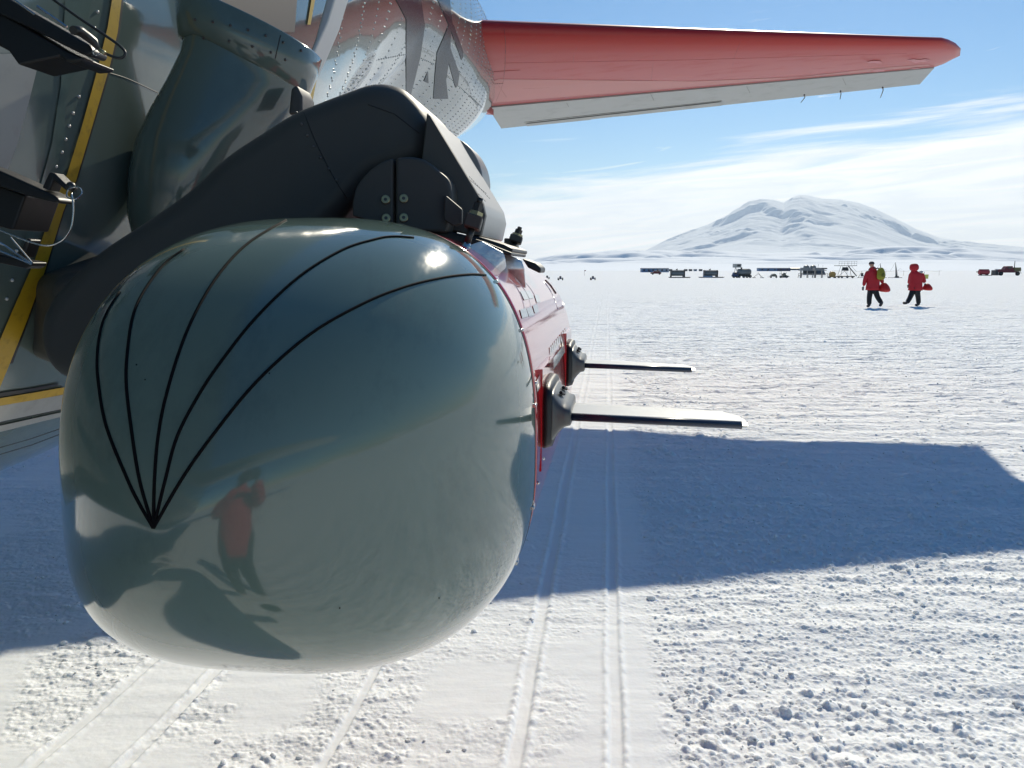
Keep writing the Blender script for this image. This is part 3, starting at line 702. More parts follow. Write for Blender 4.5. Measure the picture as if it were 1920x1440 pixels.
# blade aerials
def blade(D, u0, v0, span):
    s = (D-P0.__sub__(EYE).dot(F_))/AXV.dot(F_); base = P0+AXV*s+PX*(pod_wh(s)[0]-.002)+PZ*(u0)
    def q(x, y, z): return base+PX*x+AXV*y+PZ*z      # x outwards, y aft, z up
    tilt = v0
    pad = WB(); pts = [q(-.012, -.125, -.075), q(-.012, .125, -.075), q(-.004, .11, .075), q(-.004, -.11, .075)]
    a = loft_obj('backing_plate', [[q(-.03, y, z) for y, z in ((-.14, -.085), (-.14, .085), (.14, .085), (.14, -.085))], [q(.003, y, z) for y, z in ((-.14, -.085), (-.13, .085), (.13, .085), (.14, -.085))]], M_['red_gloss'], pod)
    a.data.polygons.foreach_set('use_smooth', [False]*len(a.data.polygons))
    g = loft_obj('gasket', [superring(q(.003, 0, 0), AXV, PZ, .112, .060, 5, 40), superring(q(.016, 0, 0), AXV, PZ, .108, .056, 5, 40)], M_['black'], pod)
    bl = thing_part('blade_aerial', pod)
    m = loft_obj('mount', [superring(q(x, 0, z0), AXV, PZ, a_, b_, n_, 40) for x, z0, a_, b_, n_ in ((.014, 0, .104, .046, 5), (.019, 0, .102, .044, 5), (.028, 0, .10, .032, 4), (.037, 0, .10, .022, 4), (.047, .0, .098, .019, 4), (.049, .0, .092, .014, 4))], M_['mount'], bl)
    rings = []
    for x, y0, y1, th in ((.040, -.092, .092, .011), (.06, -.09, .09, .0105), (span*.6, -.085, .085, .010), (span*.93, -.082, .074, .009), (span, -.080, .030, .0085)):
        dz = -.03*x
        sec = [(y0, .0), (y0+.012, 1), (y0+.05, 1.0), (y1-.05, .85), (y1, .12), (y1, -.12), (y1-.05, -.85), (y0+.05, -1), (y0+.012, -1)]
        rings.append([q(x, y, dz+t*th*.5+tilt*y) for y, t in sec])
    bb = loft_obj('blade', rings, M_['alupaint'], bl); bb.data.polygons.foreach_set('use_smooth', [False]*len(bb.data.polygons))
    bb.modifiers.new('b', 'BEVEL').width = .0015
    ed = []
    for x in (.047, span*.6, span*.97):
        dz = -.03*x; y0 = -.0885+.008*x/span
        ed.append([q(x, y0+a_, dz+tilt*y0+b_) for a_, b_ in ((-.0035, 0), (.004, .0062), (.012, .0064), (.012, -.0064), (.004, -.0062))])
    e = loft_obj('edge_strip', ed, mat('edge_dark_blue', (.02, .03, .06), .25), bl)  # dark blue strip along the blade's front edge
    for y in (-.045, .03):
        WB().tube([q(.029, y-.012, .037), q(.033, y+.012, .032)], .0035, 6).build('slot', M_['black'], bl)
def thing_part(name, parent):
    o = bpy.data.objects.new(name, None); COL.objects.link(o); o.parent = parent
    o.matrix_parent_inverse = parent_world(parent).inverted(); o.empty_display_size = .05; return o
blade(1.50, .034, .0, .345)
blade(2.23, .052, .0, .335)
# skirt, foil and lugs on the pod's crown
prism('foil_flap', [(868, 480), (880, 458), (903, 450), (944, 472), (948, 486), (930, 502), (905, 498)], 1.36, .02, M_['foil'], pod, .002, 1, dirn=(AXH*.8+Vector((0, 0, -1))).normalized())
prism('foil_flap', [(945, 473), (978, 486), (984, 504), (958, 505), (931, 501)], 1.52, .05, M_['foil'], pod, .002, 1, dirn=(AXH*.8+Vector((0, 0, -1))).normalized())
prism('rubber_latch', [(978, 484), (1004, 493), (1015, 503), (1013, 513), (990, 502)], 1.75, .12, M_['black'], pod, .004)
prism('mounting_rail', [(795, 438), (850, 452), (905, 468), (958, 480), (960, 474), (905, 452), (850, 436), (800, 424)], 1.42, .25, M_['black'], pod, .003)

# ------------------------------------------------------------------ arm and bracket
arm = thing('carrier_boom', 'thick dark gray arm rising behind the pod and carrying it', 'arm', W(420, 420, 1.6))
ol = smooth_poly([(640, 166), (600, 181), (540, 206), (480, 243), (410, 290), (345, 350), (270, 404), (160, 478), (88, 550), (60, 610), (68, 672), (112, 716), (200, 720), (330, 660), (480, 540), (600, 440), (665, 372), (700, 335), (740, 322), (778, 308), (800, 286), (805, 255), (798, 222), (780, 192), (752, 163), (722, 151), (690, 150), (660, 158)], 4)[:-1]
prism('arm_beam', ol, 1.48, .34, M_['arm'], arm, .05, 6)
prism('arm_root', [(100, 520), (300, 470), (420, 560), (300, 700), (120, 700)], 1.9, .9, M_['arm'], arm, .03, 3, dirn=(AXH-LAT*1.1).normalized())
BA = cast_setup(list(arm.children))
line_on('beam_seam', [smooth_poly([(566, 200), (590, 262), (624, 330), (650, 372)]), [(690, 196), (740, 214), (786, 250)]], BA, .0011, M_['black'], arm, 6)
px_rivets('beam_screws', [(556+k*9+k*k*.6, 212+k*21) for k in range(7)], .0026, BA, M_['mount'], arm)
brk = thing('pod_bracket', 'gray wedge shaped bracket with bolts joining the arm to the pod', 'bracket', W(850, 380, 1.45))
prism('hinge_block', smooth_poly([(741, 296), (770, 294), (796, 300), (820, 318), (840, 336), (847, 360), (848, 385), (843, 412), (838, 436)], 4)+[(780, 434), (741, 424)], 1.40, .10, M_['arm'], brk, .012, 3)
prism('hinge_block', smooth_poly([(737, 296), (715, 304), (690, 322), (668, 350), (660, 380)], 4)+[(660, 405), (690, 415), (737, 423)], 1.402, .10, M_['arm'], brk, .008, 3)
prism('wedge_shaded_front', [(800, 212), (806, 216), (905, 380), (910, 404), (901, 443), (880, 440), (846, 432), (800, 400), (790, 300)], 1.448, .02, M_['arm'], brk, .003, 2)  # dark front layer paints in the shade on the wedge's front
prism('wedge_sunlit_side', [(800, 210), (807, 215), (906, 379), (911, 404), (902, 444), (880, 441), (846, 433), (800, 400), (790, 300)], 1.468, .30, M_['skin'], brk, .004, 2)  # same wedge in paler gray, its sunlit side painted in
prism('rear_boss', smooth_poly([(846, 268), (862, 262), (884, 280), (900, 310), (905, 340), (900, 356), (884, 340), (850, 290)], 3), 1.75, .12, M_['armlight'], brk, .01, 3)
prism('link_plate', [(832, 366), (838, 368), (866, 392), (866, 420), (850, 424), (832, 412)], 1.385, .012, M_['arm'], brk, .002, 1)
BW = cast_setup([o for o in brk.children if o.name.startswith('wedge_sunlit_side')])
# stencil writing on the sunlit face
line_on('stencil_line', [[(868, 327), (912, 363)]], BW, .0007, M_['stencil'], brk, 4)
b = WB()
for k in range(11):
    for row, (u0, v0) in enumerate(((872, 336), (880, 331))):
        u, v = u0+k*3.6, v0+k*3.9
        h, n = cast(BW, u, v); h2, n2 = cast(BW, u+1.6, v+3.0)
        if h is not None and h2 is not None and (n-n2).length < .1: b.tube([h+n*.0003, h2+n*.0003], .0006, 5)
b.build('stencil_mark', M_['stencil'], brk)
for u, v in ((723, 374), (757, 372), (724, 409), (757, 408)):
    d = 1.398; c = W(u, v, d); b = WB(); b.tube([c+F_*.004, c-F_*.001, c-F_*.0016], [.0078, .0078, .0066], 20); o = b.build('screw', M_['brass'], brk)
    WB().tube([c-F_*.0012, c-F_*.0021], .0030, 12).build('screw_socket', M_['stencil'], o)
def bolt(base, top, d, sc, label):
    A = W(*base, d); B = W(*top, d); ax = (B-A).normalized(); L = (B-A).length
    o = thing_part('adjuster_bolt', brk)
    def cyl(t0, t1, r, n, m, nm, r2=None): WB().tube([A+ax*L*t0, A+ax*L*t1], [r*sc, (r2 or r)*sc], n).build(nm, m, o)
    cyl(.0, .16, .013, 12, M_['alu'], 'foot', .006); cyl(.14, .45, .0062, 12, M_['steel'], 'shank')
    cyl(.66, .74, .0125, 6, M_['brass'], 'nut'); cyl(.74, .90, .0085, 6, M_['steel'], 'nut'); cyl(.90, 1.0, .0050, 12, M_['steel'], 'thread')
    s = (R_*1.0+ax*0).cross(ax).normalized(); e1 = ax.cross(s).normalized()
    c0 = A+ax*L*.42; c1 = A+ax*L*.665
    ring = lambda c: [c+e1*x*sc+s*y*sc for x, y in ((-.014, -.014), (.014, -.014), (.014, .014), (-.014, .014))]
    x = loft_obj('clevis', [ring(c0), ring(c1)], M_['arm'], o); x.data.polygons.foreach_set('use_smooth', [False]*len(x.data.polygons)); x.modifiers.new('b', 'BEVEL').width = .002
bolt((872, 470), (901, 372), 1.36, 1.0, ''); bolt((958, 476), (975, 426), 1.66, .95, '')
prism('bracket_foot', [(838, 436), (900, 444), (945, 458), (962, 466), (960, 474), (900, 462), (850, 448)], 1.44, .26, M_['black'], brk, .003, 2)
prism('bracket_tongue', [(945, 446), (968, 448), (968, 470), (945, 464)], 1.66, .05, M_['arm'], brk, .003, 2)

# ------------------------------------------------------------------ people
def skin(name, chains, m, parent, M, sub=2):
    """chains: list of lists of (x,y,z,r); first vertex of first chain is the root; a chain may start at a (chain, index) joint"""
    bm = bmesh.new(); lay = bm.verts.layers.skin.verify(); made = []
    for ch in chains:
        cur = []
        for p in ch:
            if len(p) == 2: v = made[p[0]][p[1]]
            else:
                v = bm.verts.new(p[:3]); r = p[3]; v[lay].radius = (r, p[4] if len(p) > 4 else r)
                if not made and not cur: v[lay].use_root = True
            if cur: bm.edges.new((cur[-1], v))
            cur.append(v)
        made.append(cur)
    me = bpy.data.meshes.new(name); bm.to_mesh(me); bm.free()
    o = bpy.data.objects.new('tmp', me); COL.objects.link(o)
    s = o.modifiers.new('s', 'SKIN'); s.use_smooth_shade = True; d = o.modifiers.new('d', 'SUBSURF'); d.levels = d.render_levels = sub
    dg = bpy.context.evaluated_depsgraph_get(); nm = bpy.data.meshes.new_from_object(o.evaluated_get(dg)); bpy.data.objects.remove(o)
    nm.name = name; nm.transform(M); nm.materials.clear()
    return link(name, nm, m, parent, smooth=True)
M_['parka'] = mat('red_parka', (.46, .012, .022), .7, bump=.5, bscale=9, var=.12, vscale=6, bdist=.03)
M_['trouser'] = mat('black_trousers', (.012, .013, .018), .8, bump=.4, bscale=8, bdist=.03)
M_['boot'] = mat('dark_boot', (.03, .028, .035), .6)
M_['glove'] = mat('dark_glove', (.015, .015, .022), .7)
M_['hat'] = mat('charcoal_hat', (.055, .045, .05), .9)
M_['face'] = mat('skin', (.45, .25, .18), .5)
M_['bagred'] = mat('red_bag_cloth', (.55, .015, .012), .6, bump=.5, bscale=7, bdist=.03, var=.1)
M_['olive'] = mat('olive_pack', (.27, .25, .02), .7, var=.2, vscale=9, bump=.4, bscale=14, bdist=.02)
M_['patch'] = mat('pale_patch', (.32, .32, .36), .6)
def hand_chains(w, d, s=1.0, spread=None):
    """palm and five fingers from wrist w along direction d"""
    w = Vector(w); d = Vector(d).normalized(); side = d.cross(Vector((0, 1, 0)));
    if side.length < .1: side = d.cross(Vector((1, 0, 0)))
    side.normalize(); nrm = d.cross(side)
    t = lambda v, r: (*v, r)
    ch = [[t(w, .026*s), t(w+d*.05*s, .032*s), t(w+d*.085*s, .030*s)]]
    for k, (o, L) in enumerate(((-.028, .062), (-.010, .075), (.010, .070), (.028, .055))):
        a = w+d*.085*s+side*o*s
        ch.append([(0, 2), t(a+d*.02*s, .010*s), t(a+d*(.02+L*.5)*s+nrm*.012*s, .009*s), t(a+d*(.02+L*.85)*s+nrm*.035*s, .008*s)])
    ch.append([(0, 1), t(w+d*.06*s-side*.045*s, .012*s), t(w+d*.09*s-side*.058*s+nrm*.015*s, .010*s)])
    return ch
def person(label, loc, rz, J, hood, hat, group, bulk=1.0, gloves=True):
    """J: joints in metres, x right of the photograph, y away, z up"""
    root = thing('person', label, 'person', loc, group); MW = Matrix.Translation(loc) @ Matrix.Rotation(rz, 4, 'Z')
    g = lambda k, r, r2=None: (*J[k], r, r2 or r)
    mid = lambda a, b, t: tuple(J[a][i]*(1-t)+J[b][i]*t for i in range(3))
    skin('body', [[g('pelvis', .12), (*mid('pelvis', 'chest', .5), .12), g('chest', .15, .12), g('neck', .055), g('head0', .07), g('head', .10, .095), g('crown', .07)],
                  [(0, 2), g('shl', .06), g('ell', .045), g('wrl', .03)], [(0, 2), g('shr', .06), g('elr', .045), g('wrr', .03)],
                  [(0, 0), g('hipl', .09), g('knl', .06), g('anl', .042), g('tol', .035)], [(0, 0), g('hipr', .09), g('knr', .06), g('anr', .042), g('tor', .035)]], M_['face'], root, MW)
    fx = J['face']; hd = Vector(J['head']); fd = Vector(fx).normalized(); sd = fd.cross(Vector((0, 0, 1)))
    b = MB(); b.ball(hd+fd*.115+Vector((0, 0, -.01)), (.014, .018, .022), 8, 6)
    b.build('nose', M_['face'], root, MW)
    b = MB()
    for sg in (-1, 1): b.ball(hd+fd*.095+sd*.035*sg+Vector((0, 0, .02)), .013, 8, 6)
    b.build('eyes', M_['stencil'], root, MW)
    b = MB(); b.tube([hd+fd*.1-sd*.025+Vector((0, 0, -.05)), hd+fd*.105+Vector((0, 0, -.052)), hd+fd*.1+sd*.025+Vector((0, 0, -.05))], .006, 6); b.build('mouth', mat('lips', (.35, .1, .09), .5), root, MW)
    rings = []
    for t, a_, b_ in ((-.075, .20, .15), (-.07, .275, .20), (.1, .265, .20), (.35, .25, .19), (.75, .255, .19), (1.0, .245, .18)):
        c = Vector(mid('pelvis', 'chest', t)); rings.append([c+Vector((math.cos(p)*a_*bulk, math.sin(p)*b_*bulk, 0)) for p in np.linspace(0, 2*PI, 25)[:-1]])
    for t, a_, b_ in ((.35, .225, .165), (.7, .15, .13), (1.0, .095, .10), (1.2, .08, .09)):
        c = Vector(mid('chest', 'neck', t)); rings.append([c+Vector((math.cos(p)*a_*bulk, math.sin(p)*b_*bulk, 0)) for p in np.linspace(0, 2*PI, 25)[:-1]])
    v_, f_ = loft(rings); mb = MB(); mb.add(v_, f_, True); mb.build('parka', M_['parka'], root, MW)
    for sh, el, wr in (('shl', 'ell', 'wrl'), ('shr', 'elr', 'wrr')):
        skin('sleeve', [[(*J[sh], .105*bulk), (*mid(sh, el, .5), .10), g(el, .088), (*mid(el, wr, .96), .064)]], M_['parka'], root, MW)
    skin('trousers', [[g('pelvis', .155, .15), (*J['hipl'], .125), g('knl', .10), (*J['anl'], .092)], [(0, 0), (*J['hipr'], .125), g('knr', .10), (*J['anr'], .092)]], M_['trouser'], root, MW)
    for a, t_ in (('anl', 'tol'), ('anr', 'tor')):
        A = Vector(J[a]); T = Vector(J[t_]); hl = A-(T-A).normalized()*.08; hl.z = min(A.z, T.z+.3*(A.z-T.z)) if abs(A.z-T.z) < .12 else hl.z
        skin('boot', [[(*(A+Vector((0, 0, .10))), .065), (*A, .068), (*((A+T)/2), .062), (*T, .052)]], M_['boot'], root, MW)
    if hood:
        h = J['head']; bk = -fd
        skin('hood', [[(J['neck'][0], J['neck'][1], J['neck'][2]-.03, .17), (h[0]+bk.x*.05, h[1]+bk.y*.05, h[2]-.03, .20, .19), (h[0]+bk.x*.03, h[1]+bk.y*.03, h[2]+.07, .18), (h[0]+bk.x*.03, h[1]+bk.y*.03, h[2]+.14, .10)]], M_['parka'], root, MW)
    else:
        skin('hood', [[(J['neck'][0]-fd.x*.06, J['neck'][1]-fd.y*.06, J['neck'][2]-.02, .12), (J['neck'][0]-fd.x*.13, J['neck'][1]-fd.y*.13, J['neck'][2]+.03, .10)]], M_['parka'], root, MW)
    if hat:
        h = J['head']; skin('hat', [[(h[0], h[1], h[2]-.03, .118, .115), (h[0], h[1], h[2]+.05, .112), (h[0], h[1], h[2]+.11, .07)]], M_['hat'], root, MW)
    for e, w in (('ell', 'wrl'), ('elr', 'wrr')):
        d = Vector(J[w])-Vector(J[e]); skin('glove', hand_chains(J[w], d), M_['glove'] if gloves else M_['face'], root, MW, 2)
    return root, MW
SCL = .0211
def pj(u, v, u0, v0, y=0): return ((u-u0)*SCL, y, (v0-v)*SCL)
# walker with the olive pack
a1 = math.atan2((1634-960)/1500, 1.0)
d1 = 31.6
L1 = Vector((W(1634, 577, d1).x, W(1634, 577, d1).y, 0)); L1.z = gz(L1.x, L1.y)
q = lambda u, v, y=0: pj(u, v, 1634, 577.5, y)
J1 = dict(pelvis=q(1634, 543), chest=q(1634, 515), neck=q(1631, 505), head0=q(1630, 501), head=q(1629, 497), crown=q(1629, 493), shl=q(1625, 509, .02), ell=q(1619.5, 524, .03), wrl=q(1617, 538, .02),
          shr=q(1642, 510, .0), elr=q(1649, 523, .0), wrr=q(1651, 533, -.03), hipl=q(1630, 545, .0), knl=q(1629, 560, .02), anl=q(1629.5, 573, .0), tol=q(1627.5, 576, .10),
          hipr=q(1639, 545, .0), knr=q(1643, 558, -.05), anr=q(1648, 569, -.20), tor=q(1646, 575, -.14), face=(-.45, .9, 0))
def pack(root, MW):
    pass
p1, MW1 = person('person in a red parka with an olive backpack, walking left of the hooded walker', L1, 0, J1, False, True, 'people walking over the snow')
pk = thing('backpack', 'olive yellow backpack worn by the walker in the dark hat', 'backpack', MW1 @ Vector(q(1641, 516, -.28)))
skin('pack_body', [[(*q(1641, 527, -.30), .185, .13), (*q(1641.5, 517, -.32), .20, .15), (*q(1641, 508, -.28), .16, .12), (*q(1639, 504, -.24), .10)]], M_['olive'], pk, MW1)
skin('front_pocket', [[(*q(1642.5, 521, -.44), .10, .06), (*q(1642, 513, -.43), .085, .05)]], mat('pocket_dark_olive', (.14, .14, .018), .8), pk, MW1)  # pocket in a darker olive than the pack
for x in (1626, 1639): skin('shoulder_strap', [[(*q(x+7, 505, -.24), .022), (*q(x+1, 504.5, .05), .022), (*q(x, 514, .19), .022), (*q(x+3, 524, .12), .018)]], M_['hat'], pk, MW1, 1)
def duffel(label, c, rx, rz_, MW, grip):
    o = thing('duffel_bag', label, 'bag', MW @ Vector(c), 'red duffel bags in hand'); c = Vector(c)
    skin('bag_body', [[(c.x, c.y, c.z-rz_*.45, rx*.95, rx*.8), (c.x+rx*.05, c.y, c.z-rz_*.1, rx*1.02, rx*.85), (c.x-rx*.05, c.y, c.z+rz_*.35, rx*.7, rx*.6), (c.x-rx*.1, c.y, c.z+rz_*.75, rx*.25)]], M_['bagred'], o, MW)
    MB().tube([c+Vector((-rx*.3, 0, rz_*.7)), Vector(grip)+Vector((0, 0, -.05)), Vector(grip)+Vector((0.02, .02, -.04)), c+Vector((rx*.1, .05, rz_*.7))], .012, 6).build('bag_handle', M_['hat'], o, MW)
duffel('large red drawstring bag held beside the olive backpack', q(1654, 542, -.05), .29, .33, MW1, q(1652, 534, -.04))
# hooded walker
L2 = Vector((W(1712, 573, d1+1).x, W(1712, 573, d1+1).y, 0)); L2.z = gz(L2.x, L2.y)
q2 = lambda u, v, y=0: pj(u, v, 1712, 573.5, y)
J2 = dict(pelvis=q2(1714, 541), chest=q2(1714, 514), neck=q2(1709, 505), head0=q2(1707.5, 501), head=q2(1706.5, 498), crown=q2(1706, 493), shl=q2(1706, 510, .05), ell=q2(1705, 522, .10), wrl=q2(1706, 531, .22),
          shr=q2(1722, 510, -.02), elr=q2(1728, 521, -.02), wrr=q2(1730.5, 529, -.04), hipl=q2(1709, 543, -.03), knl=q2(1703, 556, -.10), anl=q2(1694, 567, -.24), tol=q2(1687.5, 566.5, -.16),
          hipr=q2(1718, 543, .03), knr=q2(1723, 556, .10), anr=q2(1725, 570, .10), tor=q2(1720, 572, .20), face=(-.8, .5, 0))
p2, MW2 = person('person in a red parka with the hood up, striding right of the backpack wearer', L2, 0, J2, True, False, 'people walking over the snow', 1.04)
skin('back_patch', [[(*q2(1718, 510, -.225), .10, .02), (*q2(1718, 505, -.20), .09, .02)]], M_['patch'], p2, MW2, 1)
duffel('round red bag swinging behind the hooded walker', q2(1736, 538, -.03), .25, .25, MW2, q2(1731, 530, -.04))
# the photographer, whom the pod mirrors
J3 = dict(pelvis=(0, 0, .95), chest=(0, .01, 1.32), neck=(0, .02, 1.50), head0=(0, .03, 1.55), head=(0, .04, 1.63), crown=(0, .03, 1.70), shl=(-.19, .0, 1.42), ell=(-.27, .12, 1.22), wrl=(-.10, .32, 1.50),
          shr=(.19, .0, 1.42), elr=(.27, .12, 1.22), wrr=(.10, .32, 1.50), hipl=(-.1, 0, .90), knl=(-.12, .05, .50), anl=(-.13, 0, .09), tol=(-.15, .15, .05),
          hipr=(.1, 0, .90), knr=(.13, .04, .50), anr=(.16, 0, .09), tor=(.19, .15, .05), face=(0, 1, 0))
p3, MW3 = person('person in a red parka taking the picture, seen mirrored in the gray pod nose', Vector((-.02, -.52, 0)), 0, J3, False, True, None, .84)
b = MB(); b.box(-.06, .06, .34, .37, 1.52, 1.59); cm = b.build('compact_camera', M_['steel'], None, MW3, bevel=.004); tag(cm, 'small dark camera held up by the person mirrored in the pod', 'camera')
MB().tube([(0, .37, 1.555), (0, .385, 1.555)], .022, 16).build('lens', M_['black'], cm, MW3)

# ------------------------------------------------------------------ far vehicles, stands and huts
C = {}
def cm_(n, c, r=.5, **k):
    if n not in C: C[n] = mat(n, c, r, **k)
    return C[n]
navy = cm_('navy_paint', (.03, .05, .12)); gtank = cm_('tank_gray', (.17, .18, .18), .4, var=.15, vscale=2); dk = cm_('dark_frame', (.03, .03, .035)); glass = cm_('dark_glass', (.02, .03, .04), .1)
maroon = cm_('maroon_paint', (.16, .02, .03)); blueb = cm_('blue_cladding', (.10, .20, .36), var=.15, vscale=.3); paleb = cm_('pale_cladding', (.32, .36, .44), var=.1, vscale=.3); tyre = cm_('tyre', (.015, .015, .015), .9)
khaki = cm_('khaki_paint', (.14, .13, .10)); ochre = cm_('ochre_paint', (.42, .24, .06)); red = cm_('red_tank_paint', (.40, .04, .05)); roofm = cm_('roof_gray', (.10, .12, .15), .95, spec=.05); stand = cm_('stand_gray', (.30, .27, .25)); ylw = cm_('yellow_sign', (.55, .55, .14)); snowr = cm_('snow_on_roof', (.85, .85, .86), .7)
def place(u, dist):
    w = ray(u, 500); x = w.x/w.y*dist; return Vector((x, dist, gz(x, dist)))
def px_m(dist): return dist/(FPX*cp)*1.0   # metres per photograph pixel, close enough
class Far:
    def __init__(s, name, label, cat, u, dist, group=None, dz=0):
        s.loc = place(u, dist); s.loc.z += dz; s.k = dist/FPX; s.root = thing(name, label, cat, s.loc, group); s.M = Matrix.Translation(s.loc)
    def b(s, name, mat_, f, parent=None, bevel=0):
        mb = MB(); f(mb); return mb.build(name, mat_, parent or s.root, s.M, bevel)
def wheel(F, x, y, r, w=.25, parent=None):
    o = F.b('wheel', tyre, lambda m: m.tube([(x, y-w/2, r), (x, y+w/2, r)], r, 14)); F.b('rim', dk if r > .6 else gtank, lambda m: m.tube([(x, y-w/2-.01, r), (x, y+w/2+.01, r)], r*.5, 10), o)
# tractors at the left
for u, d, lab in ((1051, 170, 'small dark tractor at the left, nearer the pod than its twin to the right'), (1112, 172, 'small dark tractor alone on the open snow, right of its twin'), (1026, 190, 'small dark tractor half hidden just above the pod')):
    F = Far('tractor', lab, 'tractor', u, d, 'small tractors on the open snow')
    F.b('cab', dk, lambda m: m.box(-.24, .24, -.2, .5, .35, .86, (.05, .05, .05, .05)), bevel=.03)
    F.b('windscreen', glass, lambda m: m.box(-.17, .17, -.215, -.2, .55, .8))
    F.b('hood', navy, lambda m: m.box(-.2, .2, -.9, -.22, .25, .6), bevel=.05)
    for sx in (-1, 1):
        F.b('wheel', tyre, lambda m: m.tube([(sx*.48-.09, .2, .28), (sx*.48+.09, .2, .28)], .28, 14)); F.b('wheel', tyre, lambda m: m.tube([(sx*.36-.06, -.7, .2), (sx*.36+.06, -.7, .2)], .2, 12))
    F.b('axle', dk, lambda m: m.box(-.5, .5, .15, .25, .22, .32))
F = Far('marker_flag', 'tiny red marker flag on a thin pole left of the blue building', 'flag', 1096, 300)
F.b('pole', dk, lambda m: m.tube([(0, 0, 0), (0, 0, 2.0)], .04, 6)); F.b('cloth', maroon, lambda m: m.box(0, .5, -.02, .02, 1.6, 2.0))
def longhouse(name, label, u0, u1, d, h, m1, m2, roofc, nwin, dz=0):
    F = Far(name, label, 'building', (u0+u1)/2, d, None, dz); w = (u1-u0)*F.k/2
    F.b('wall', m1, lambda m: m.box(-w, w, 0, 6, 0, h)); F.b('roof', roofc, lambda m: m.box(-w-.2, w+.2, -.3, 6.3, h, h+.35, (.1, .1, 1.5, 1.5)))
    F.b('end_panel', m2, lambda m: m.box(w*.15, w+.004, -.03, 0, 0.0, h-.003))
    for i in range(nwin):
        x = -w+2*w*(i+.5)/nwin; o = F.b('window', dk, lambda m: m.box(x-.55, x+.55, -.08, -.035, h*.4, h*.8)); F.b('pane', glass, lambda m: m.box(x-.45, x+.45, -.1, -.08, h*.45, h*.75), o)
    F.b('door', roofm, lambda m: m.box(-w*.5, -w*.5+1.0, -.09, -.035, 0, h*.75))
    return F
longhouse('long_building', 'long blue and pale building behind the red car', 1204, 1254, 480, 2.1, blueb, paleb, roofm, 6)
longhouse('long_building', 'long low blue building with dark roof, right of the tanker truck', 1424, 1482, 600, 2.0, blueb, navy, roofm, 5)
longhouse('long_building', 'dark flat roofed shed at the right end of the low blue building', 1483, 1500, 600, 1.4, roofm, roofm, dk, 2, .7)
for i, (u, lab) in enumerate(((1258, 'small dark hut just left of the first fuel tank top'), (1286.5, 'first small dark hut right of the first fuel tank'), (1295.5, 'second small dark hut right of the first fuel tank'), (1304.5, 'third small dark hut, paler than its neighbours'), (1314.5, 'small dark hut nearest the second fuel tank'))):
    F = Far('small_hut', lab, 'hut', u, 510, 'row of small huts between the fuel tanks', .5)
    F.b('wall', roofm if i != 3 else paleb, lambda m: m.box(-.95, .95, 0, 2, 0, 1.1)); F.b('roof', dk, lambda m: m.box(-1.05, 1.05, -.1, 2.1, 1.1, 1.3, (.1, .1, .3, .3))); F.b('door', dk, lambda m: m.box(-.25, .25, -.05, 0, 0, .9))
def car(label, u, d, L, H, body, name='car', cat='car'):
    F = Far(name, label, cat, u, d)
    F.b('body', body, lambda m: m.box(-L/2, L/2, -.9, .9, .38, H*.62), bevel=.12); F.b('cabin', body, lambda m: m.box(-L*.28, L*.42, -.82, .82, H*.62, H, (.5, .35, .12, .12)), bevel=.08)
    F.b('window', glass, lambda m: m.box(-L*.17, L*.30, -.80, -.74, H*.66, H*.90))
    for sx in (-.33, .33): wheel(F, sx*L, -.8, .38)
    return F
F = car('dark red car parked in front of the blue and pale building', 1230, 335, 4.3, 1.55, maroon); F.b('headlight', snowr, lambda m: m.box(2.0, 2.16, -.7, -.5, .7, .85)); 
def sled_tank(label, u, d, L, sledx, skew):
    F = Far('fuel_tank', label, 'fuel tank', u, d, 'fuel tanks on sleds'); h = 1.75
    F.b('tank', gtank, lambda m: m.tube([(-L/2+.05, 0, .5+h*.45), (-L/2+.3, 0, .5+h*.45), (L/2-.3, 0, .5+h*.45), (L/2-.05, 0, .5+h*.45)], [.62, .74, .74, .62], 20))
    F.b('end_frame', dk, lambda m: (m.box(-L/2, -L/2+.16, -.85, .85, .25, .5+h*.96), m.box(L/2-.06, L/2+.10, -.85, .85, .25, .5+h*.9)))
    F.b('deck', dk, lambda m: m.box(-L/2, L/2, -.85, .85, .5+h*.90, .5+h*.98)); F.b('hatch', dk, lambda m: (m.tube([(-.2, 0, .5+h), (-.2, 0, .5+h+.25)], .22, 10), m.box(-.5, .1, -.1, .1, .5+h*.98, .5+h*1.04)))
    F.b('valve_post', dk, lambda m: m.tube([(-.05, 0, .5+h), (-.05, 0, .5+h+.5)], .05, 6))
    s = F.b('sled', roofm, lambda m: m.box(sledx[0], sledx[1], -1.0, 1.0, .16, .27))
    for sy in (-.9, .9): F.b('runner', dk, lambda m: m.tube([(sledx[0]-.3, sy, .25), (sledx[0], sy, .06), (sledx[1], sy, .06), (sledx[1]+.3, sy, .3)], .07, 8))
    F.b('leg', dk, lambda m: (m.box(-L/2, -L/2+.16, -.9, .9, .27, .55), m.box(L/2-.3, L/2, -.9, .9, .27, .55)))
    return F
sled_tank('gray fuel tank on a long flat sled, left of the other one', 1270.5, 232, 3.9, (-2.1, 3.4), 0)
F = sled_tank('gray fuel tank on a sled beside a small blue box, nearer the tanker truck', 1332.5, 236, 3.9, (-3.0, 3.6), 0)
F.b('stowage_box', paleb, lambda m: m.box(-2.6, .6, -1.35, -1.05, .08, .6, (.4, .4, 0, 0)))
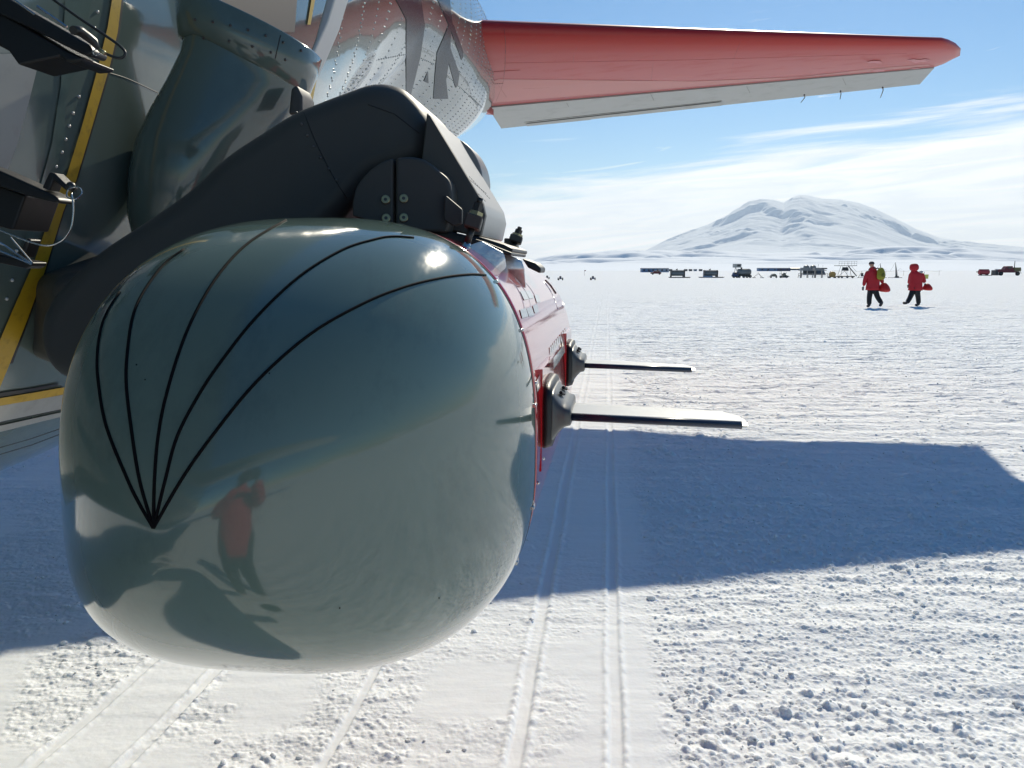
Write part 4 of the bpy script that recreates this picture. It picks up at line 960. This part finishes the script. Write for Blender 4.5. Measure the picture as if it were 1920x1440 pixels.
# tanker truck
F = Far('tanker_truck', 'gray tanker truck with a dark blue cab below the raised cabin', 'truck', 1391, 234)
F.b('cab', navy, lambda m: m.box(-2.75, -1.1, -1.0, 1.0, .45, 1.62, (.45, .05, .1, .1)), bevel=.15); F.b('windscreen', glass, lambda m: m.box(-2.3, -1.5, -1.02, -1.0, 1.0, 1.45))
F.b('tank', gtank, lambda m: m.tube([(-1.2, 0, 1.65), (-1.0, 0, 1.65), (2.4, 0, 1.65), (2.6, 0, 1.65)], [.75, .88, .88, .75], 20)); F.b('chassis', dk, lambda m: m.box(-2.5, 2.7, -.7, .7, .5, .8)); F.b('deck', dk, lambda m: m.box(-1.3, 2.2, -.5, .5, 2.48, 2.58))
F.b('hatch', dk, lambda m: m.tube([(-.1, 0, 2.58), (-.1, 0, 3.0)], .24, 10)); F.b('ladder', gtank, lambda m: (m.box(1.55, 1.6, -.98, -.92, .7, 2.5), m.box(1.95, 2.0, -.98, -.92, .7, 2.5)))
for x in (-2.4, -1.5, -.9, 1.4, 2.3, .45): wheel(F, x, -.8, .42)
F = Far('raised_cabin', 'pale box cabin raised on a lift, high above the blue truck cab', 'cabin', 1383.5, 262)
F.b('wall', cm_('cabin_wall', (.36, .36, .34)), lambda m: m.box(-1.15, 1.15, 0, 2, 2.95, 4.15)); F.b('window', dk, lambda m: m.box(-.2, .85, -.06, 0, 3.3, 3.95)); F.b('lift', stand, lambda m: (m.tube([(-.9, 1, 0), (-.5, 1, 3)], .09, 6), m.tube([(.7, 1, 0), (-.4, 1, 3)], .09, 6))); F.b('base', dk, lambda m: m.box(-1.2, 1.0, 0, 2, 0, .3))
F = Far('tow_frame', 'low triangular tow frame standing between the tanker and the dome trailer', 'frame', 1422, 232)
F.b('frame', stand, lambda m: (m.tube([(-1.3, 0, .1), (0, 0, 1.2), (1.4, 0, .1)], .07, 6), m.tube([(0, 0, 1.2), (0, 0, 1.6)], .05, 6), m.tube([(.4, 0, 1.25), (.8, 0, .3)], .05, 6))); F.b('runner', dk, lambda m: (m.box(-1.6, -.7, -.3, .3, 0, .14), m.box(.7, 1.7, -.3, .3, 0, .14)))
F = Far('dome_trailer', 'small khaki trailer with a domed cover', 'trailer', 1450.5, 232)
F.b('cover', khaki, lambda m: m.add(*[(lambda P: ([*( (x, y, z) for y in (-.7, .7) for x, z in P)], [tuple(range(len(P)))[::-1], tuple(range(len(P), 2*len(P)))]+[(i, (i+1) % len(P), (i+1) % len(P)+len(P), i+len(P)) for i in range(len(P))]))([(-.95, .45), (-.6, .75), (-.3, 1.1), (.15, 1.25), (.6, 1.05), (.88, .7), (.92, .35)])][0], False))
for x in (-.8, .75): wheel(F, x, -.6, .24)
F.b('tow_bar', dk, lambda m: m.box(-1.6, -.8, -.05, .05, .25, .32))
F = Far('loader', 'khaki loader with a thin cab frame, right of the dome trailer', 'loader', 1471, 232)
F.b('body', khaki, lambda m: m.box(-.5, .9, -.6, .6, .35, 1.2, (.0, .7, .1, .1))); F.b('bonnet', khaki, lambda m: m.box(.4, 1.5, -.5, .5, .3, .7, (0, .5, .1, .1))); F.b('cab_frame', dk, lambda m: (m.tube([(-1.2, 0, .4), (-1.2, 0, 2.1)], .04, 6), m.tube([(-.8, 0, .4), (-.8, 0, 2.0)], .04, 6), m.box(-1.3, .3, -.5, .5, 1.15, 1.22), m.tube([(.6, 0, 1.1), (.6, 0, 1.7)], .04, 6)))
F.b('seat', dk, lambda m: m.box(-.2, .35, -.3, .3, 1.2, 1.45)); wheel(F, -1.15, -.6, .34); wheel(F, .5, -.6, .32); F.b('blade', dk, lambda m: m.box(-1.3, .9, -.7, -.6, .1, .35))
def gantry(u, d, w, label, top):
    F = Far('work_stand', label, 'work stand', u, d, 'maintenance work stands')
    for x in (-w, -w*.55, w*.35, w): F.b('leg', stand, lambda m: m.tube([(x, -.6, 0), (x*.9, -.6, 1.4)], .07, 6))
    F.b('rail', stand, lambda m: (m.box(-w, w, -.64, -.58, 1.2, 1.28), m.box(-w, w, -.64, -.58, .55, .62), m.tube([(-w, -.6, .5), (-w*.3, -.6, 1.25)], .04, 6)))
    F.b('post', stand, lambda m: (m.box(-w*.55-.14, -w*.55+.14, -.3, .3, 0, 2.3), m.box(w*.3-.05, w*.3+.05, -.3, .3, 0, 2.2)))
    F.b('canopy', stand, lambda m: m.box(-w*.75, w*.85, -1, 1, 2.1, 2.95, top)); return F
gantry(1510, 236, 2.2, 'gray work stand on thin legs, left of its twin below the gray tanks', (.5, .8, .2, .2)); gantry(1537, 236, 2.3, 'gray work stand with a long sloping canopy, just right of its twin', (.0, 2.2, .2, .2))
for u, lab, m1 in ((1512, 'gray round tank on the mound, left of the pair', gtank), (1524.5, 'gray round tank on the mound, right of the pair', gtank)):
    F = Far('storage_tank', lab, 'tank', u, 330, 'gray tanks above the work stands', 1.6); F.b('shell', m1, lambda m: m.tube([(-1.05, 0, 1.2), (-.8, 0, 1.2), (.8, 0, 1.2), (1.05, 0, 1.2)], [.7, .95, .95, .7], 16)); F.b('cradle', dk, lambda m: m.box(-1.2, 1.2, -.7, .7, -1.7, .45)); F.b('cap', dk, lambda m: m.tube([(.3, 0, 2.1), (.3, 0, 2.4)], .2, 8))
F = Far('antenna_hut', 'dark roofed hut with thin antennas beside the gray tanks', 'hut', 1541, 330, None, 1.3)
F.b('wall', roofm, lambda m: m.box(-1.8, 1.9, 0, 2, -1.4, 1.0, (0, 1.2, 0, 0))); F.b('roof', dk, lambda m: m.box(-2.0, 2.3, -.2, 2.2, 1.0, 1.5, (.4, .1, .3, .3))); F.b('antenna', dk, lambda m: (m.tube([(-1.5, 0, 1.4), (-1.5, 0, 3.0)], .05, 6), m.tube([(.4, 0, 1.4), (.4, 0, 2.6)], .03, 5)))
F = Far('tank_trailer', 'ochre round tank trailer left of the stair stand', 'trailer', 1561.5, 232)
F.b('tank', ochre, lambda m: m.tube([(-.15, -.9, 1.05), (-.1, -.7, 1.05), (.05, .7, 1.05), (.1, .9, 1.05)], [.72, .82, .82, .72], 20)); F.b('filler', dk, lambda m: m.tube([(-.6, 0, 1.5), (-.65, 0, 2.05)], .07, 8))
F.b('leg', dk, lambda m: (m.box(-.95, -.7, -.7, .7, 0, .5), m.box(.6, .85, -.7, .7, 0, .5)))
F = Far('stair_stand', 'tall stand with a railed platform and a dark stair running down right', 'work stand', 1585, 234)
F.b('platform', dk, lambda m: m.box(-2.9, 3.0, -.9, .9, 3.45, 3.6)); 
F.b('railing', stand, lambda m: [m.tube([(x, -.85, 3.6), (x, -.85, 4.75)], .03, 5) for x in (-2.2, -1.4, -.6, .2, .6, 1.4, 2.2, 2.9)]+[m.tube([(-2.3, -.85, z), (3.0, -.85, z)], .03, 5) for z in (4.2, 4.75)])
F.b('cabin', dk, lambda m: m.box(-.9, .9, -.7, .7, 2.1, 3.1, (.2, .2, .2, .2)), bevel=.2)
F.b('stair', dk, lambda m: m.tube([(.5, -.9, 3.4), (3.05, -.9, .55)], .17, 4)); F.b('stair_rail', stand, lambda m: m.tube([(1.3, -1, 3.5), (2.9, -1, 1.8)], .04, 5))
for x in (-2.2, -1.2, .7, 2.0): F.b('leg', stand, lambda m: m.tube([(x, 0, .2), (x*.6, 0, 3.4)], .05, 6))
F.b('base', dk, lambda m: m.box(-2.3, 2.6, -.9, .9, .35, .6))
for x in (-2.1, -1.2, .4, 1.9): wheel(F, x, -.9, .3, .3)
F.b('brace', stand, lambda m: (m.tube([(-1.8, 0, .6), (.2, 0, 2.2)], .05, 5), m.tube([(1.0, 0, .5), (-.4, 0, 2.4)], .05, 5)))
def mast(label, u, d, h, lean):
    F = Far('lattice_mast', label, 'mast', u, d, 'masts and hoists behind the walkers')
    F.b('mast', dk, lambda m: (m.tube([(0, 0, .3), (-.3*lean, 0, h*.55), (-.6*lean, 0, h)], [.28, .14, .04], 6), m.tube([(.5, 0, .2), (-.55*lean, 0, h*.95)], .04, 5)))
    F.b('stay', stand, lambda m: (m.tube([(-.6*lean, 0, h), (-1.9, 0, h*.45)], .025, 5), m.tube([(.4, 0, h*.5), (.9, 0, h*.6), (1.4, 0, h*.55)], .03, 5)))
    F.b('base', dk, lambda m: (m.box(-.4, .7, -.5, .5, 0, .5, (.2, .2, .1, .1)), m.box(-2.4, 1.6, -.3, .3, 0, .12)))
    return F
mast('thin lattice mast right behind the olive backpack', 1653, 238, 4.2, .7); mast('taller leaning lattice mast with a stay, between the two walkers', 1682, 238, 4.5, .9)
F = Far('hoist_frame', 'small dark frame just left of the walker with the backpack', 'frame', 1616, 238); F.b('frame', dk, lambda m: (m.tube([(-.9, 0, 0), (.1, 0, 1.9), (.9, 0, 0)], .07, 6), m.box(-.1, .5, -.2, .2, .4, 1.4))); F.b('base', dk, lambda m: m.box(-1, 1, -.3, .3, 0, .12))
F = Far('rope_line', 'thin rope line strung on posts across the far camp', 'rope', 1640, 300)
F.b('rope', stand, lambda m: m.tube([(-16+i*1.0, 0, 1.7+.12*math.sin(i*1.1)) for i in range(42)], .03, 5))
for i in range(7): F.b('post', stand, lambda m: m.tube([(-15.5+i*6.6, 0, 0), (-15.5+i*6.6, 0, 1.85)], .04, 5))
F = Far('warning_sign', 'small yellow sign on a post right of the hooded walker', 'sign', 1737, 120); F.b('pole', dk, lambda m: m.tube([(-.25, 0, 0), (-.25, 0, 1.75)], .03, 6)); F.b('board', ylw, lambda m: m.box(-.35, .38, -.02, .02, .72, 1.35, (-.0, -.05, 0, 0)))
F = Far('tank_trailer', 'red round tank trailer with a tow bar, left of the red truck', 'trailer', 1845.5, 300)
F.b('tank', red, lambda m: m.tube([(-1.85, 0, 1.3), (-1.6, 0, 1.3), (1.6, 0, 1.3), (1.85, 0, 1.3)], [.75, .95, .95, .75], 20)); F.b('deck', dk, lambda m: m.box(-1.7, 1.7, -.4, .4, 2.2, 2.35)); F.b('tow_bar', dk, lambda m: m.box(-2.8, -1.8, -.1, .1, 1.2, 1.5, (0, .2, 0, 0))); F.b('sled', dk, lambda m: m.box(-1.6, 2.8, -.8, .8, 0, .2)); F.b('saddle', dk, lambda m: (m.box(-1.3, -1.0, -.7, .7, .2, .7), m.box(1.0, 1.3, -.7, .7, .2, .7)))
F = Far('red_truck', 'dark red heavy truck with a plough frame at the far right edge', 'truck', 1891, 300)
F.b('body', maroon, lambda m: m.box(-4.6, 2.6, -1.2, 1.2, 1.1, 2.2, (.8, 0, .1, .1)), bevel=.1); F.b('hood', maroon, lambda m: m.box(-4.9, -2.0, -1.1, 1.1, 1.4, 2.35, (.9, .2, .1, .1)), bevel=.15); F.b('cab', maroon, lambda m: m.box(-2.1, 1.1, -1.2, 1.2, 2.2, 3.5, (.8, .1, .2, .2)), bevel=.08)
F.b('window', glass, lambda m: m.box(-.9, .5, -1.22, -1.05, 2.55, 3.2)); F.b('cargo_box', cm_('box_olive', (.12, .10, .04)), lambda m: m.box(1.6, 4.0, -1.2, 1.2, 1.5, 3.0)); F.b('exhaust', dk, lambda m: m.tube([(2.2, 0, 3.0), (2.2, 0, 5.4)], [.16, .1], 8)); F.b('plough', dk, lambda m: m.box(-5.4, -4.2, -1.4, 1.4, .1, 2.0, (.0, .5, 0, 0)))
F.b('snow_on_bonnet', snowr, lambda m: m.ball((-4.3, 0, 2.3), (.8, .9, .22), 12, 8))
F.b('ladder', dk, lambda m: (m.tube([(4.0, 0, 1.8), (5.0, 0, 2.1)], .08, 5), m.tube([(4.0, 0, 1.3), (5.1, 0, .9)], .08, 5)))
for x in (-3.3, 2.9): wheel(F, x, -1.1, .75, .5)

# ------------------------------------------------------------------ the air itself
b = MB(); b.box(-42000, 42000, -4000, 47000, -40, 4200); hz = b.build('haze', None)
hm = bpy.data.materials.new('haze_air'); hm.use_nodes = True; nt = hm.node_tree; nt.nodes.clear()
pv = nt.nodes.new('ShaderNodeVolumePrincipled'); pv.inputs['Color'].default_value = (.78, .89, 1.0, 1); pv.inputs['Density'].default_value = 1.6e-5; pv.inputs['Anisotropy'].default_value = .4
mo = nt.nodes.new('ShaderNodeOutputMaterial'); nt.links.new(pv.outputs[0], mo.inputs['Volume']); hz.data.materials.append(hm)
tag(hz, kind='stuff'); SC.cycles.volume_bounces = 0
